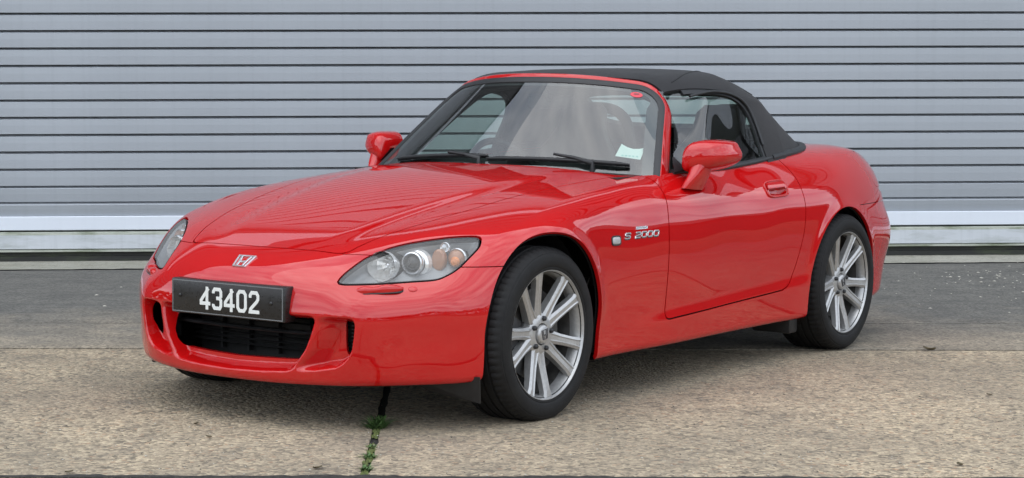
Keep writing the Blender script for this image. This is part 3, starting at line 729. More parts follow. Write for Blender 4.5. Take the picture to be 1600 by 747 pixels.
rw_, cloth = cloth.split(rwin_g, 0.0)
cloth.make('soft_top', 'roof_fabric', car, rim=.022)
rw_.make('rear_window', 'window_glass', car, rim=0, lift=-.004)
for s in (1, -1):
    wn = wins.cut(side[s])
    glass_ = wn.cut(lambda P: win_g(P) - .002); gobj = glass_.make('side_window', 'window_glass', door_obj[s], rim=0, lift=-.012)
    seal = wn.cut(lambda P: .018 - win_g(P)).cut(lambda P: Z(P) - .86).cut(lambda P: front_g(P) - .11); seal.make('window_seal', 'rubber_trim', door_obj[s], rim=.012, lift=-.004)
def top_on(x, y, z): # nearest point of the cloth surface
    P = np.array([[x, y, z]], float)
    for _ in range(8):
        v, g = top_fn(P); P = P - v[:, None] * g / (g * g).sum()
    return P[0], (g / np.linalg.norm(g))[0]
def body_on(x, y, z, ax=None):
    P = np.array([[x, y, z]], float)
    for _ in range(10):
        v, g = body_fn(P)
        if ax is None: P = P - v[:, None] * g / (g * g).sum()
        else: P[:, ax] -= v / g[:, ax]
    return P[0], (g / np.linalg.norm(g))[0]
# stitched seams of the cloth
for s in (1, -1):
    for pts in ([(-1.36, .50 * s, 1.24), (-1.5, .55 * s, 1.22), (-1.62, .60 * s, 1.19)] if False else [(-1.40, .52 * s, 1.22), (-1.60, .47 * s, 1.24), (-1.79, .42 * s, 1.25), (-1.95, .46 * s, 1.235), (-2.1, .52 * s, 1.15)],):
        q = [top_on(*p) for p in crom(pts, 6, False)]
        bm = bmesh.new(); tube(bm, [p + n * .0005 for p, n in q], .0032, 6); bm_obj('roof_seam', bm, 'roof_fabric', car, 60)
# drip rail over the side window
    q = [top_on(a, .62 * s, c) for a, c in WIN[14:66]]
    q = [(p, n) for p, n in q if p[2] > .9 and p[0] < -1.42]
    bm = bmesh.new(); tube(bm, [p + n * .003 for p, n in q], .006, 8); bm_obj('drip_rail', bm, 'rubber_trim', car, 60)

# trim strip round the cabin opening
def trim(name, idx, w, h, mat, lift=0.0):
    pts = []
    for a, c in idx:
        p, n = body_on(a, c, H.ev(np.array([a]), np.array([c]))[0][0], 2); pts.append((p, n))
    fr = []
    for i, (p, n) in enumerate(pts):
        t = pts[min(i + 1, len(pts) - 1)][0] - pts[max(i - 1, 0)][0]; t /= np.linalg.norm(t); n = n - t * (n @ t); n /= np.linalg.norm(n)
        fr.append((p + n * lift, np.cross(n, t), n))
    bm = bmesh.new(); sweep(bm, fr, [(-w, -.012), (-w, h * .5), (-w * .6, h), (w * .6, h), (w, h * .5), (w, -.012)]); bmesh.ops.recalc_face_normals(bm, faces=bm.faces)
    return bm_obj(name, bm, mat, car, 50)
sel = [tuple(p) for p in OPEN_H if p[0] < -1.02]
for s in (1, -1):
    trim('belt_trim', [(a, s * c) for a, c in sel if a > -1.93], .013, .012, 'rubber_trim')
rear_arc = [(a, c) for a, c in sel if a <= -1.88]; rear_arc = rear_arc + [(a, -c) for a, c in rear_arc[::-1][1:]]
trim('soft_top_trim', rear_arc, .017, .016, 'rubber_trim')

# scuttle between bonnet and glass
V = []; F = []
yy = np.linspace(-.70, .70, 41)
for y in yy:
    a = abs(y); xh = np.interp(a, [0, .3, .5, .61, .70], [-.685, -.72, -.765, -.815, -.93]); u = y / .70; g_ = ws_pt(u, 0.02)
    zf = H.ev(np.array([xh]), np.array([y]))[0][0]
    V += [(xh, y, zf - .030), (xh - .02, y, zf - .022), (g_[0] + .012, y, g_[2] - .012), (g_[0] - .03, y, g_[2] - .012)]
for i in range(len(yy) - 1):
    for k in range(3): F.append((4 * i + k, 4 * i + 4 + k, 4 * i + 5 + k, 4 * i + 1 + k))
mesh_np('scuttle_panel', V, F, 'black_plastic', car, smooth=True)

# cabin: tub, dashboard, seats, wheel, mirror
V = []; F = []; n_ = len(OPENING)
for z, k in ((None, .985), (.62, .955), (.42, .94)):
    for a, c in OPENING:
        zz = H.ev(np.array([a]), np.array([c]))[0][0] - .02 if z is None else z
        V.append((-1.6 + (a + 1.6) * (k if a < -1.6 else k * .985), c * k, zz))
for r in (0, 1):
    for i in range(n_): F.append((r * n_ + i, r * n_ + (i + 1) % n_, (r + 1) * n_ + (i + 1) % n_, (r + 1) * n_ + i))
F.append(tuple(2 * n_ + i for i in range(n_)))
mesh_np('cabin_tub', V, F, 'interior_black', car)
bm = bmesh.new()
prof = [(-.80, .78), (-.80, .842), (-.95, .848), (-1.15, .845), (-1.24, .825), (-1.27, .78), (-1.25, .60), (-1.0, .55)]
sweep(bm, [((0, y, 0), (1 - .12 * abs(y), 0, 0), (0, 0, 1 - .03 * abs(y))) for y in np.linspace(-.66, .66, 13)], prof); bmesh.ops.recalc_face_normals(bm, faces=bm.faces)
dash = bm_obj('dashboard', bm, 'interior_black', car, 40)
bm = bmesh.new(); bm_box(bm, (-1.33, -.60, .80), (-1.16, -.16, .875), .03); bm_obj('instrument_hood', bm, 'interior_black', dash, 40)
for s in (1, -1):
    bm = bmesh.new()
    # cushion and bolsters
    bm_box(bm, (-1.95, s * .37 - .23, .42), (-1.42, s * .37 + .23, .56), .05, seg=3)
    st = bm_obj('seat', bm, 'seat_leather', car, 60)
    bm = bmesh.new(); ring = []
    for t, (zc_, xw, wy, dp) in enumerate([(.50, -1.90, .22, .07), (.62, -1.94, .235, .075), (.76, -1.985, .235, .07), (.88, -2.03, .205, .06), (.95, -2.055, .15, .052), (1.0, -2.075, .125, .048), (1.07, -2.095, .12, .045), (1.105, -2.105, .085, .03)]):
        ring.append([bm.verts.new((xw + dp * math.copysign(abs(math.sin(a)) ** .6, math.sin(a)), s * .37 + wy * math.copysign(abs(math.cos(a)) ** .6, math.cos(a)), zc_)) for a in np.linspace(0, 2 * math.pi, 24, endpoint=False)])
    for i in range(len(ring) - 1):
        for k in range(24): bm.faces.new((ring[i][k], ring[i][(k + 1) % 24], ring[i + 1][(k + 1) % 24], ring[i + 1][k]))
    bm.faces.new(ring[-1]); bm.faces.new(ring[0][::-1]); bmesh.ops.recalc_face_normals(bm, faces=bm.faces)
    bm_obj('seat_back', bm, 'seat_leather', st, 60)
    bm = bmesh.new(); pts = crom([(-2.20, s * .37 + .20, .60), (-2.20, s * .37 + .19, .95), (-2.20, s * .37 + .13, 1.06), (-2.20, s * .37, 1.085), (-2.20, s * .37 - .13, 1.06), (-2.20, s * .37 - .19, .95), (-2.20, s * .37 - .20, .60)], 5, False)
    tube(bm, pts, .026, 12); bm_obj('roll_hoop', bm, 'interior_black', car, 60)
bm = bmesh.new(); bm_box(bm, (-2.62, -.55, .42), (-2.24, .55, .80), .03); bm_obj('rear_bulkhead', bm, 'interior_black', car, 40)
# steering wheel (right-hand drive)
swc = Vector((-1.44, -.37, .775)); ax_ = Vector((-.90, 0, .43)).normalized(); e1 = Vector((0, 1, 0)); e2 = ax_.cross(e1).normalized()
bm = bmesh.new(); pts = [swc + .18 * (math.cos(t) * e1 + math.sin(t) * e2) for t in np.linspace(0, 2 * math.pi, 41)]; tube(bm, pts, .0155, 10, cap=False)
swo = bm_obj('steering_wheel', bm, 'seat_leather', car, 60)
for t in (-.15, math.pi + .15, -math.pi / 2):
    d = math.cos(t) * e1 + math.sin(t) * e2; bm = bmesh.new(); tube(bm, [swc - ax_ * .03 + d * .03, swc - ax_ * .02 + d * .10, swc + d * .175], [.022, .016, .014], 8); bm_obj('wheel_spoke', bm, 'interior_black', swo, 60)
bm = bmesh.new(); bmesh.ops.create_uvsphere(bm, u_segments=20, v_segments=12, radius=1, matrix=Matrix.Translation(swc - ax_ * .03) @ ax_.to_track_quat('Z', 'Y').to_matrix().to_4x4() @ Matrix.Diagonal((.065, .065, .035, 1))); bm_obj('horn_pad', bm, 'interior_black', swo, 60)
bm = bmesh.new(); bm_box(bm, (-1.275, -.12, 1.085), (-1.245, .12, 1.145), .013); rvm = bm_obj('rear_view_mirror', bm, 'interior_black', car, 60)
bm = bmesh.new(); tube(bm, [(-1.25, 0, 1.12), (-1.21, 0, 1.16), (-1.185, 0, 1.19)], .012, 8); bm_obj('mirror_stalk', bm, 'interior_black', rvm, 60)
for s in (1, -1):                    # sun visors folded up
    bm = bmesh.new(); bm_box(bm, (-1.50, s * .26 - .16, 1.172), (-1.34, s * .26 + .16, 1.186), .006); bm_obj('sun_visor', bm, 'interior_black', car, 40)

# stickers on the glass
def decal(name, quad, mat, off=-.006, nn=5, parent=windscreen, wave=0.0):
    V = []; F = []
    for i in range(nn):
        for k in range(nn):
            a, bq = i / (nn - 1), k / (nn - 1)
            u = (1 - a) * ((1 - bq) * quad[0][0] + bq * quad[3][0]) + a * ((1 - bq) * quad[1][0] + bq * quad[2][0])
            v = (1 - a) * ((1 - bq) * quad[0][1] + bq * quad[3][1]) + a * ((1 - bq) * quad[1][1] + bq * quad[2][1])
            V.append(ws_pt(u, v - wave * math.sin(math.pi * a) * (1 - bq), off))
    for i in range(nn - 1):
        for k in range(nn - 1): F.append((i * nn + k, (i + 1) * nn + k, (i + 1) * nn + k + 1, i * nn + k + 1))
    return mesh_np(name, V, F, mat, parent, smooth=True)
permit = decal('parking_permit', [(.79, .335), (.925, .315), (.905, .175), (.765, .195)], 'permit_paper', -.010, wave=.035)
for k in range(5): decal('permit_print', [(.80 + .02 * k, .214), (.812 + .02 * k, .212), (.811 + .02 * k, .198), (.799 + .02 * k, .20)], 'permit_teal', -.0092, 2, permit)
V = [ws_pt(.835, .905, .0015)]; F = []
for k in range(24):
    t = k * 2 * math.pi / 24; V.append(ws_pt(.835 + .04 * math.cos(t), .905 + .032 * math.sin(t), .0015))
for k in range(24): F.append((0, 1 + k, 1 + (k + 1) % 24))
rs = mesh_np('round_sticker', V, F, 'sticker_red', windscreen)
decal('sticker_print', [(.818, .915), (.850, .921), (.853, .911), (.821, .904)], 'badge_dark', .0025, 3, rs)

# wipers
def wiper(name, pivot, tip, uarm):
    bm = bmesh.new(); a = np.array(pivot); t = np.array(tip)
    tube(bm, [a + (0, 0, -.02), a + (0, 0, .014), a * .7 + t * .3 + (0, 0, .02), a * .35 + t * .65 + (0, 0, .018)], [.012, .012, .0075, .006], 8)
    w = bm_obj(name, bm, 'black_plastic', car, 50); return w
def blade(parent, u0, u1, v0, v1):
    bm = bmesh.new()
    pts = [ws_pt(u0 + (u1 - u0) * k, v0 + (v1 - v0) * k + .012 * math.sin(math.pi * k), .016) for k in np.linspace(0, 1, 14)]
    tube(bm, pts, [.004] + [.0085] * 12 + [.004], 8)
    pts = [ws_pt(u0 + (u1 - u0) * k, v0 + (v1 - v0) * k + .012 * math.sin(math.pi * k), .007) for k in np.linspace(0, 1, 14)]
    tube(bm, pts, .0045, 6); bm_obj('wiper_blade', bm, 'black_plastic', parent, 50)
w1_ = wiper('wiper', (-.80, -.05, .868), ws_pt(-.45, .06, .03), -.4); blade(w1_, -.80, -.02, .03, .075)
w2_ = wiper('wiper', (-.87, .46, .862), ws_pt(.30, .085, .03), .3); blade(w2_, -.02, .86, .045, .06)

# ------------------------------------------------------------------ wheels
def stroke(bm, pts, w, d, o, ex, ey, ez, closed=False, bevel=.25):
    """flat raised stroke along a 2D polyline, mitred, with chamfered edges"""
    P = [np.array(p, float) for p in pts]; n = len(P); Lf = []; Rt = []
    for i in range(n):
        if closed: a, c = P[i - 1], P[(i + 1) % n]
        else: a, c = P[max(i - 1, 0)], P[min(i + 1, n - 1)]
        t1 = P[i] - a; t2 = c - P[i]
        t1 = t1 / np.linalg.norm(t1) if np.linalg.norm(t1) > 0 else t2 / np.linalg.norm(t2)
        t2 = t2 / np.linalg.norm(t2) if np.linalg.norm(t2) > 0 else t1
        n1 = np.array([-t1[1], t1[0]]); n2 = np.array([-t2[1], t2[0]]); mm_ = n1 + n2; mm_ /= np.linalg.norm(mm_)
        k = min(1 / max(mm_ @ n1, .3), 2.0); Lf.append(P[i] + mm_ * k * w / 2); Rt.append(P[i] - mm_ * k * w / 2)
    o, ex, ey, ez = Vector(o), Vector(ex), Vector(ey), Vector(ez)
    rings = []
    for l, r in zip(Lf, Rt):
        c = (l + r) / 2; li = c + (l - c) * (1 - bevel); ri = c + (r - c) * (1 - bevel)
        rings.append([bm.verts.new(o + float(q[0]) * ex + float(q[1]) * ey + h * ez) for q, h in ((l, -.002), (l, d * .5), (li, d), (ri, d), (r, d * .5), (r, -.002))])
    m_ = n if closed else n - 1
    for i in range(m_):
        A_, B_ = rings[i], rings[(i + 1) % n]
        for k in range(5): bm.faces.new((A_[k], A_[k + 1], B_[k + 1], B_[k]))
    if not closed: bm.faces.new(rings[0][::-1]); bm.faces.new(rings[-1])
def h_mark(bm, o, ex, ey, ez, s, d, w):
    """rounded frame wider at the top, with an H whose legs lean outwards"""
    fr = crom([(-.50 * s, .42 * s), (-.42 * s, .5 * s), (.42 * s, .5 * s), (.50 * s, .42 * s), (.40 * s, -.36 * s), (.31 * s, -.46 * s), (-.31 * s, -.46 * s), (-.40 * s, -.36 * s)], 4)
    stroke(bm, fr, w, d, o, ex, ey, ez, closed=True)
    for k in (-1, 1): stroke(bm, [(k * .30 * s, .44 * s), (k * .21 * s, 0), (k * .19 * s, -.40 * s)], w * 1.25, d * .95, o, ex, ey, ez)
    stroke(bm, [(-.20 * s, .02 * s), (0, -.06 * s), (.20 * s, .02 * s)], w * 1.5, d * .9, o, ex, ey, ez)

def make_wheel(name, hw, phase, pos, parent):
    """axis along +y (outward)"""
    lip = hw - .008
    root_prof = [(.2145, -hw + .02), (.2145, lip - .045), (.2165, lip - .028), (.2255, lip - .006), (.2290, lip), (.2335, lip), (.2345, lip - .006), (.2330, lip - .014), (.222, lip - .03), (.222, -hw + .02)]
    V, F = lathe_np(root_prof, 96, closed=True)
    wh = mesh_np(name, V, F, 'alloy', parent, smooth=True); wh.data.set_sharp_from_angle(angle=R(40)); wh.location = pos
    # hub
    V, F = lathe_np([(.0, lip - .045), (.036, lip - .045), (.040, lip - .030), (.060, lip - .030), (.074, lip - .038), (.080, lip - .060), (.080, lip - .09), (0, lip - .09)], 60)
    mesh_np('hub', V, F, 'alloy', wh, smooth=True).data.set_sharp_from_angle(angle=R(35))
    # ten spokes in five pairs
    st = [(.045, .027, lip - .032, .034), (.075, .0235, lip - .031, .036), (.12, .0195, lip - .024, .034), (.17, .0190, lip - .014, .030), (.205, .0205, lip - .007, .027), (.2235, .0265, lip - .005, .025)]
    me = None
    V = []
    for r, hwid, yf, dp in st:
        V += [(-hwid, yf - dp, r), (-hwid, yf - .007, r), (-hwid * .52, yf - .001, r), (-hwid * .34, yf - .0045, r), (hwid * .34, yf - .0045, r), (hwid * .52, yf - .001, r), (hwid, yf - .007, r), (hwid, yf - dp, r)]
    F = [(8 * i + k, 8 * i + (k + 1) % 8, 8 * i + 8 + (k + 1) % 8, 8 * i + 8 + k) for i in range(len(st) - 1) for k in range(8)]
    first = None
    for p in range(5):
        for q in (-1, 1):
            if first is None:
                first = mesh_np('spoke', V, F, 'alloy', wh, smooth=True); bm = bmesh.new(); bm.from_mesh(first.data); bmesh.ops.recalc_face_normals(bm, faces=bm.faces); bm.to_mesh(first.data); bm.free(); first.data.set_sharp_from_angle(angle=R(28)); o = first
            else: o = first.copy(); link(o, wh)
            o.rotation_euler = (0, R(phase + 72 * p + q * 14.0), 0)
    # lug nuts and centre cap
    V, F = lathe_np([(0, .010), (.007, .010), (.0095, .006), (.0105, -.012), (.013, -.014)], 6)
    first = None
    for p in range(5):
        a = R(phase + 36 + 72 * p); loc = (.0565 * math.sin(a), lip - .030, .0565 * math.cos(a))
        o = mesh_np('lug_nut', V, F, 'dark_steel', wh) if first is None else link(first.copy(), wh)
        first = first or o; o.location = loc
        V2, F2 = lathe_np([(.0155, .0), (.0155, -.012)], 16)
    bm = bmesh.new()
    for p in range(5):
        pass
    bm.free()
    V, F = lathe_np([(0, lip - .017), (.026, lip - .0175), (.0315, lip - .020), (.0345, lip - .026), (.0345, lip - .05)], 40)
    cap = mesh_np('centre_cap', V, F, 'alloy', wh, smooth=True); cap.data.set_sharp_from_angle(angle=R(40))
    a = R(phase - 26 + 8); ex = (math.cos(a), 0, -math.sin(a)); ey = (math.sin(a), 0, math.cos(a))
    bm = bmesh.new(); h_mark(bm, (0, lip - .0165, 0), Vector(ex), Vector(ey), (0, 1, 0), .034, .0012, .0026); bm_obj('cap_emblem', bm, 'badge_dark', cap)
    # tyre
    w = hw
    prof = [(.222, -w + .022), (.232, -w + .008), (.25, -w + .001), (.268, -w), (.285, -w + .004), (.299, -w + .014), (.3075, -w + .026), (.3105, -w + .034)]
    def groove(y, ww, dd=.007): return [(.3125, y - ww / 2 - .001), (.3125 - dd, y - ww / 2 + .001), (.3125 - dd, y + ww / 2 - .001), (.3125, y + ww / 2 + .001)]
    for y in (-.056, -.019, .019, .056): prof += groove(y, .010)
    prof += [(.3105, w - .034), (.3075, w - .026), (.299, w - .014), (.2925, w - .0085), (.2905, w - .0085), (.289, w - .0062), (.285, w - .004), (.268, w), (.25, w - .001), (.2425, w - .0035), (.2405, w - .0055), (.2385, w - .0045), (.232, w - .006), (.222, w - .020)]
    npf = len(prof); yv = np.array([p[1] for p in prof]); rv_ = np.array([p[0] for p in prof])
    shoulder = (np.abs(yv) > .060) & (rv_ > .305)
    V, F = lathe_np(prof, 288, lambda i, k: np.where((i % 4 == 0) & shoulder[k], -.0045, 0.0))
    zl = -pos[2] + .001                                      # the tyre is pressed flat where it stands on the ground
    flat = V[:, 2] < zl; V[flat, 2] = zl
    sq = np.clip((-V[:, 2] - .24) / .06, 0, 1); V[:, 1] += np.sign(V[:, 1]) * .004 * sq * (np.abs(V[:, 1]) > .06)
    ty = mesh_np('tyre', V, F, 'tyre_rubber', wh, smooth=True); ty.data.set_sharp_from_angle(angle=R(38))
    V, F = lathe_np([(.2138, -hw + .022), (.2138, lip - .055), (.2142, lip - .052)], 72)
    mesh_np('rim_barrel', V, F, 'dusty_alloy', wh, smooth=True)
    # brake
    V, F = lathe_np([(.07, -.005), (.07, .045), (.085, .045), (.088, .034), (.160, .034), (.160, .010), (.088, .010)], 64, closed=True)
    mesh_np('brake_disc', V, F, 'brake_steel', wh, smooth=True).data.set_sharp_from_angle(angle=R(40))
    bm = bmesh.new()
    pr = [(.104, -.030), (.104, .048), (.150, .052), (.174, .040), (.174, -.030)]
    sweep(bm, [((0, 0, 0), (math.sin(a), 0, math.cos(a)), (0, 1, 0)) for a in np.linspace(R(62), R(112), 8)], pr); bmesh.ops.recalc_face_normals(bm, faces=bm.faces)
    cal = bm_obj('brake_caliper', bm, 'dark_steel', wh, 40)
    V, F = lathe_np([(.0, -.05), (.205, -.05)], 40); mesh_np('backing_plate', V, F, 'dark_void', wh)
    return wh
fl = make_wheel('front_wheel', .1125, 26, (0, .737, .302), car)
rl = make_wheel('rear_wheel', .1240, 35, (-2.4, .752, .306), car)
def copy_tree(o, parent):
    c = link(o.copy(), parent)
    for ch in list(o.children):
        k = copy_tree(ch, c)
    return c
for wobj, y in ((fl, -.737), (rl, -.752)):
    c = copy_tree(wobj, car); c.location = (wobj.location[0], y, wobj.location[2]); c.rotation_euler = (0, 0, math.pi)
# mud flaps ahead of the wheels
for s in (1, -1):
    bm = bmesh.new(); pts = [(.33, .60), (.345, .775), (.345, .80)]
    v_ = [bm.verts.new((a, s * c, z)) for a, c, z in ((.43, .50, .185), (.36, .80, .19), (.335, .785, .095), (.37, .60, .12))]
    bm.faces.new(v_ if s > 0 else v_[::-1]); r = bmesh.ops.extrude_face_region(bm, geom=bm.faces[:]); bmesh.ops.translate(bm, vec=(-.006, 0, 0), verts=[e for e in r['geom'] if isinstance(e, bmesh.types.BMVert)])
    bmesh.ops.recalc_face_normals(bm, faces=bm.faces); bm_obj('air_deflector', bm, 'black_plastic', car)
    bm = bmesh.new(); bm_box(bm, (-2.05, s * .70 - .09, .105), (-1.97, s * .70 + .10, .20), .012); bm_obj('air_deflector', bm, 'black_plastic', car, 40)

# ------------------------------------------------------------------ headlights
lamp_n = Vector((.6327, .5313, .5634)).normalized(); lamp_c = Vector((.4748, .5545, .5742))
for s in (1, -1):
    lp = lamps.cut(side[s]); lp.project(3); mir = np.array([1, s, 1.0])
    lens = lp.make('headlight', 'lamp_lens', car, rim=0, lift=-.0015)
    n = lp.normals(); nn_ = np.array([lamp_n.x, lamp_n.y * s, lamp_n.z])
    fw_ = np.array([.94, .20 * s, .05]); fw_ /= np.linalg.norm(fw_)
    hous = lambda P: P - nn_ * (.012 + .050 * ss(np.clip(lamp_g(P) / .03, 0, 1)))[:, None]
    def bore(c, r):
        def g(P):
            q = hous(P) - np.array([c[0], c[1] * s, c[2]]); return np.linalg.norm(q - (q @ fw_)[:, None] * fw_, axis=1) - r
        return g
    hs = lp.cut(bore((.490, .486, .558), .0515)).cut(bore((.322, .664, .583), .030))
    mesh_np('lamp_housing', hous(hs.V), hs.T, 'lamp_bezel', lens, smooth=True)
    sl = lp.cut(lambda P: .0045 - lamp_g(P)); sl.make('lamp_seal', 'rubber_trim', lens, rim=.02, lift=-.001)
    def at(p): return Vector((p[0], p[1] * s, p[2]))
    fwd = Vector((.94, .20 * s, .05)).normalized(); q = fwd.to_track_quat('Z', 'Y').to_matrix().to_4x4()
    def lathe_part(name, prof, mat, p, par, seg=32, scale=(1, 1, 1), jit=0.0, sm=True, rot=0.0):
        V, F = lathe_np([(r, y) for r, y in prof], seg); V = V[:, [0, 2, 1]]; c_, s_ = math.cos(rot), math.sin(rot)
        V = np.c_[V[:, 0] * c_ - V[:, 1] * s_, V[:, 0] * s_ + V[:, 1] * c_, V[:, 2]] * np.array(scale)
        if jit: 
            a = np.arctan2(V[:, 1], V[:, 0]); V[:, 2] += jit * np.round(np.sin(a * 4 + V[:, 2] * 60))
        W_ = np.array(Matrix.Translation(at(p)) @ q); V = V @ W_[:3, :3].T + W_[:3, 3]
        bm = bmesh.new(); vs_ = [bm.verts.new(v) for v in V]
        for f in F: 
            try: bm.faces.new([vs_[i] for i in f])
            except ValueError: pass
        bmesh.ops.recalc_face_normals(bm, faces=bm.faces)
        return bm_obj(name, bm, mat, par, 35 if sm else None)
    lathe_part('reflector', [(.001, -.075), (.018, -.069), (.034, -.054), (.045, -.034), (.051, -.012), (.0525, .016)], 'lamp_chrome', (.490, .486, .558), lens, 18, (1, 1, 1), .0035, False)
    lathe_part('bulb', [(.001, .0), (.007, -.003), (.009, -.012), (.009, -.04)], 'chrome', (.468, .482, .560), lens, 16)
    lathe_part('projector_ring', [(.030, -.03), (.031, .0), (.034, .004), (.0385, .002), (.040, -.006), (.038, -.02), (.030, -.03)], 'chrome', (.425, .558, .569), lens, 40)
    lathe_part('projector_lens', [(.001, .012), (.012, .009), (.022, .002), (.0285, -.008), (.030, -.012)], 'gloss_black', (.425, .558, .569), lens, 32)
    lathe_part('projector_shell', [(.036, -.018), (.046, -.024), (.050, -.045), (.040, -.07)], 'lamp_chrome', (.418, .560, .566), lens, 20, sm=False)
    lathe_part('side_reflector', [(.001, .004), (.026, .003), (.0315, -.002), (.0335, -.02)], 'amber_dull', (.352, .614, .577), lens, 20, (.78, 1.22, 1))
    lathe_part('turn_signal', [(.001, .010), (.014, .007), (.026, -.002), (.031, -.014), (.032, -.02)], 'amber_dull', (.322, .664, .583), lens, 28)
    lathe_part('turn_bulb', [(.001, .008), (.012, .005), (.018, -.004)], 'amber_lens', (.334, .672, .574), lens, 20)
    lathe_part('turn_ring', [(.031, -.012), (.034, -.008), (.037, -.012), (.037, -.02)], 'chrome', (.320, .664, .583), lens, 32)
    lathe_part('position_lamp', [(.001, -.02), (.008, -.014), (.013, .0), (.017, .003), (.019, .0), (.018, -.02)], 'chrome', (.324, .622, .620), lens, 24)
    # washer pod below
    a0 = Vector((.632, .470 * s, .484)); a1 = Vector((.535, .603 * s, .494))
    dirv = (a1 - a0).normalized(); out = Vector((-dirv.y, dirv.x, 0)) * (-s); out = out if out.x > 0 else -out; up = Vector((0, 0, 1))
    fr = []
    for k, (hh, ww) in zip(np.linspace(0, 1, 15), [(.004, .008), (.010, .016), (.014, .02), (.016, .022), (.014, .022), (.012, .021), (.012, .021), (.013, .021), (.017, .022), (.018, .022), (.017, .022), (.016, .021), (.013, .02), (.009, .016), (.004, .008)]):
        fr.append((a0.lerp(a1, k) + Vector((-.012, -.004 * s, -.002)), out * ww, up * hh))
    bm = bmesh.new(); sweep(bm, fr, [(math.copysign(abs(math.cos(t)) ** .55, math.cos(t)) * 1.0, math.copysign(abs(math.sin(t)) ** .55, math.sin(t))) for t in np.linspace(0, 2 * math.pi, 20, endpoint=False)]); bmesh.ops.recalc_face_normals(bm, faces=bm.faces)
    wp = bm_obj('headlight_washer', bm, PAINT, car, 60)
    bm = bmesh.new(); sweep(bm, [(o + Vector((0, 0, -.0105)), e * 1.06, up * .007) for o, e, _ in fr], [(math.cos(t), math.sin(t)) for t in np.linspace(0, 2 * math.pi, 14, endpoint=False)]); bmesh.ops.recalc_face_normals(bm, faces=bm.faces); bm_obj('washer_gasket', bm, 'rubber_trim', wp, 60)
    p, n = body_on(.495, .625 * s, .490, 0); bm = bmesh.new(); nv_ = Vector(n); bmesh.ops.create_uvsphere(bm, u_segments=20, v_segments=10, radius=1, matrix=Matrix.Translation(Vector(p)) @ nv_.to_track_quat('Z', 'Y').to_matrix().to_4x4() @ Matrix.Diagonal((.016, .011, .004, 1))); bm_obj('jacking_plug', bm, PAINT, car, 60)

# ------------------------------------------------------------------ grille behind the bumper openings
bm = bmesh.new(); v_ = []
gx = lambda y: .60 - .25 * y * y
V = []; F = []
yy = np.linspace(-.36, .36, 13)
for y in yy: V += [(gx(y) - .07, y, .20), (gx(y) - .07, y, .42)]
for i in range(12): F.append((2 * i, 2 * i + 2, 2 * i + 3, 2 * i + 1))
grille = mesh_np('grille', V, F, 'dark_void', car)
def gbar(z, t, d, name, mat='black_plastic', x0=.0):
    bm = bmesh.new(); sweep(bm, [((gx(y) + x0, y, z), (1, 0, 0), (0, 0, 1)) for y in yy], [(-d, -t), (d * .6, -t), (d, 0), (d * .6, t), (-d, t)]); bmesh.ops.recalc_face_normals(bm, faces=bm.faces); return bm_obj(name, bm, mat, grille, 30)
gbar(.322, .0055, .022, 'grille_bar', 'dark_steel', .030)
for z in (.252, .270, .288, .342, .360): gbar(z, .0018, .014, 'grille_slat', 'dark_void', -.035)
for y in (-.22, -.08, .06, .20):
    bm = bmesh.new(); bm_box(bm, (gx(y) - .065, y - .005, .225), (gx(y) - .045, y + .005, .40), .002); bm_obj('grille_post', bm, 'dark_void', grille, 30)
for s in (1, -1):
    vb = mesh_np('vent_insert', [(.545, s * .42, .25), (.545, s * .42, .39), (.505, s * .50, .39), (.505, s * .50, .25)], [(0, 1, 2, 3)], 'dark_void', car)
    for k in range(9):
        z = .270 + k * .0125; bm = bmesh.new(); tube(bm, [(.585, s * .425, z), (.545, s * .49, z)], .0032, 6); bm_obj('vent_slat', bm, 'black_plastic', vb, 60)

# ------------------------------------------------------------------ number plate
bm = bmesh.new(); bm_box(bm, (.690, -.2665, .3690), (.7485, .2665, .4915), .006); holder = bm_obj('number_plate_holder', bm, 'plate_black', car, 40)
bm = bmesh.new(); stroke(bm, [(-.2575, .0545), (.2575, .0545), (.2575, -.0545), (-.2575, -.0545)], .0035, .0016, (.749, 0, .43), (0, 1, 0), (0, 0, 1), (1, 0, 0), closed=True); bm_obj('plate_border', bm, 'plate_grey', holder)
bm = bmesh.new(); bm_box(bm, (.7470, -.2560, .3770), (.7498, .2560, .4830), .0012); plate = bm_obj('number_plate', bm, 'plate_black', holder, 40)
DIG = {'4': [[(.034, -.001), (.034, .079)], [(.041, .079 - .0055), (.006, .030), (.006, .0205), (.050, .0205)]],
       '3': [[(.007, .058), (.007, .064), (.013, .0725), (.037, .0725), (.043, .064), (.043, .049), (.037, .0415), (.021, .0415)], [(.037, .0415), (.043, .034), (.043, .015), (.037, .0065), (.013, .0065), (.007, .015), (.007, .021)]],
       '0': [[(.007, .017), (.007, .062), (.015, .0725), (.035, .0725), (.043, .062), (.043, .017), (.035, .0065), (.015, .0065)]],
       '2': [[(.007, .055), (.007, .063), (.014, .0725), (.036, .0725), (.043, .063), (.043, .051), (.038, .043), (.009, .016), (.007, .0068), (.0495, .0068)]]}
for i, ch in enumerate('43402'):
    x0 = -.0075 + .148 - .0145 - i * .0575 - (.0)    # text runs left to right as read from the front
    bm = bmesh.new()
    for k, st in enumerate(DIG[ch]): stroke(bm, st, .0124, .0012 + .0002 * k, (.7498, -x0 - .0, .43 - .0395), (0, 1, 0), (0, 0, 1), (1, 0, 0), closed=(ch == '0'), bevel=.06)
    bm_obj('plate_digit', bm, 'plate_white', plate)
for y in (-.222, .207):
    bm = bmesh.new(); bmesh.ops.create_uvsphere(bm, u_segments=14, v_segments=8, radius=1, matrix=Matrix.Translation((.750, y, .432)) @ Matrix.Diagonal((.005, .0075, .0075, 1))); bm_obj('plate_screw', bm, 'gloss_black', plate, 60)

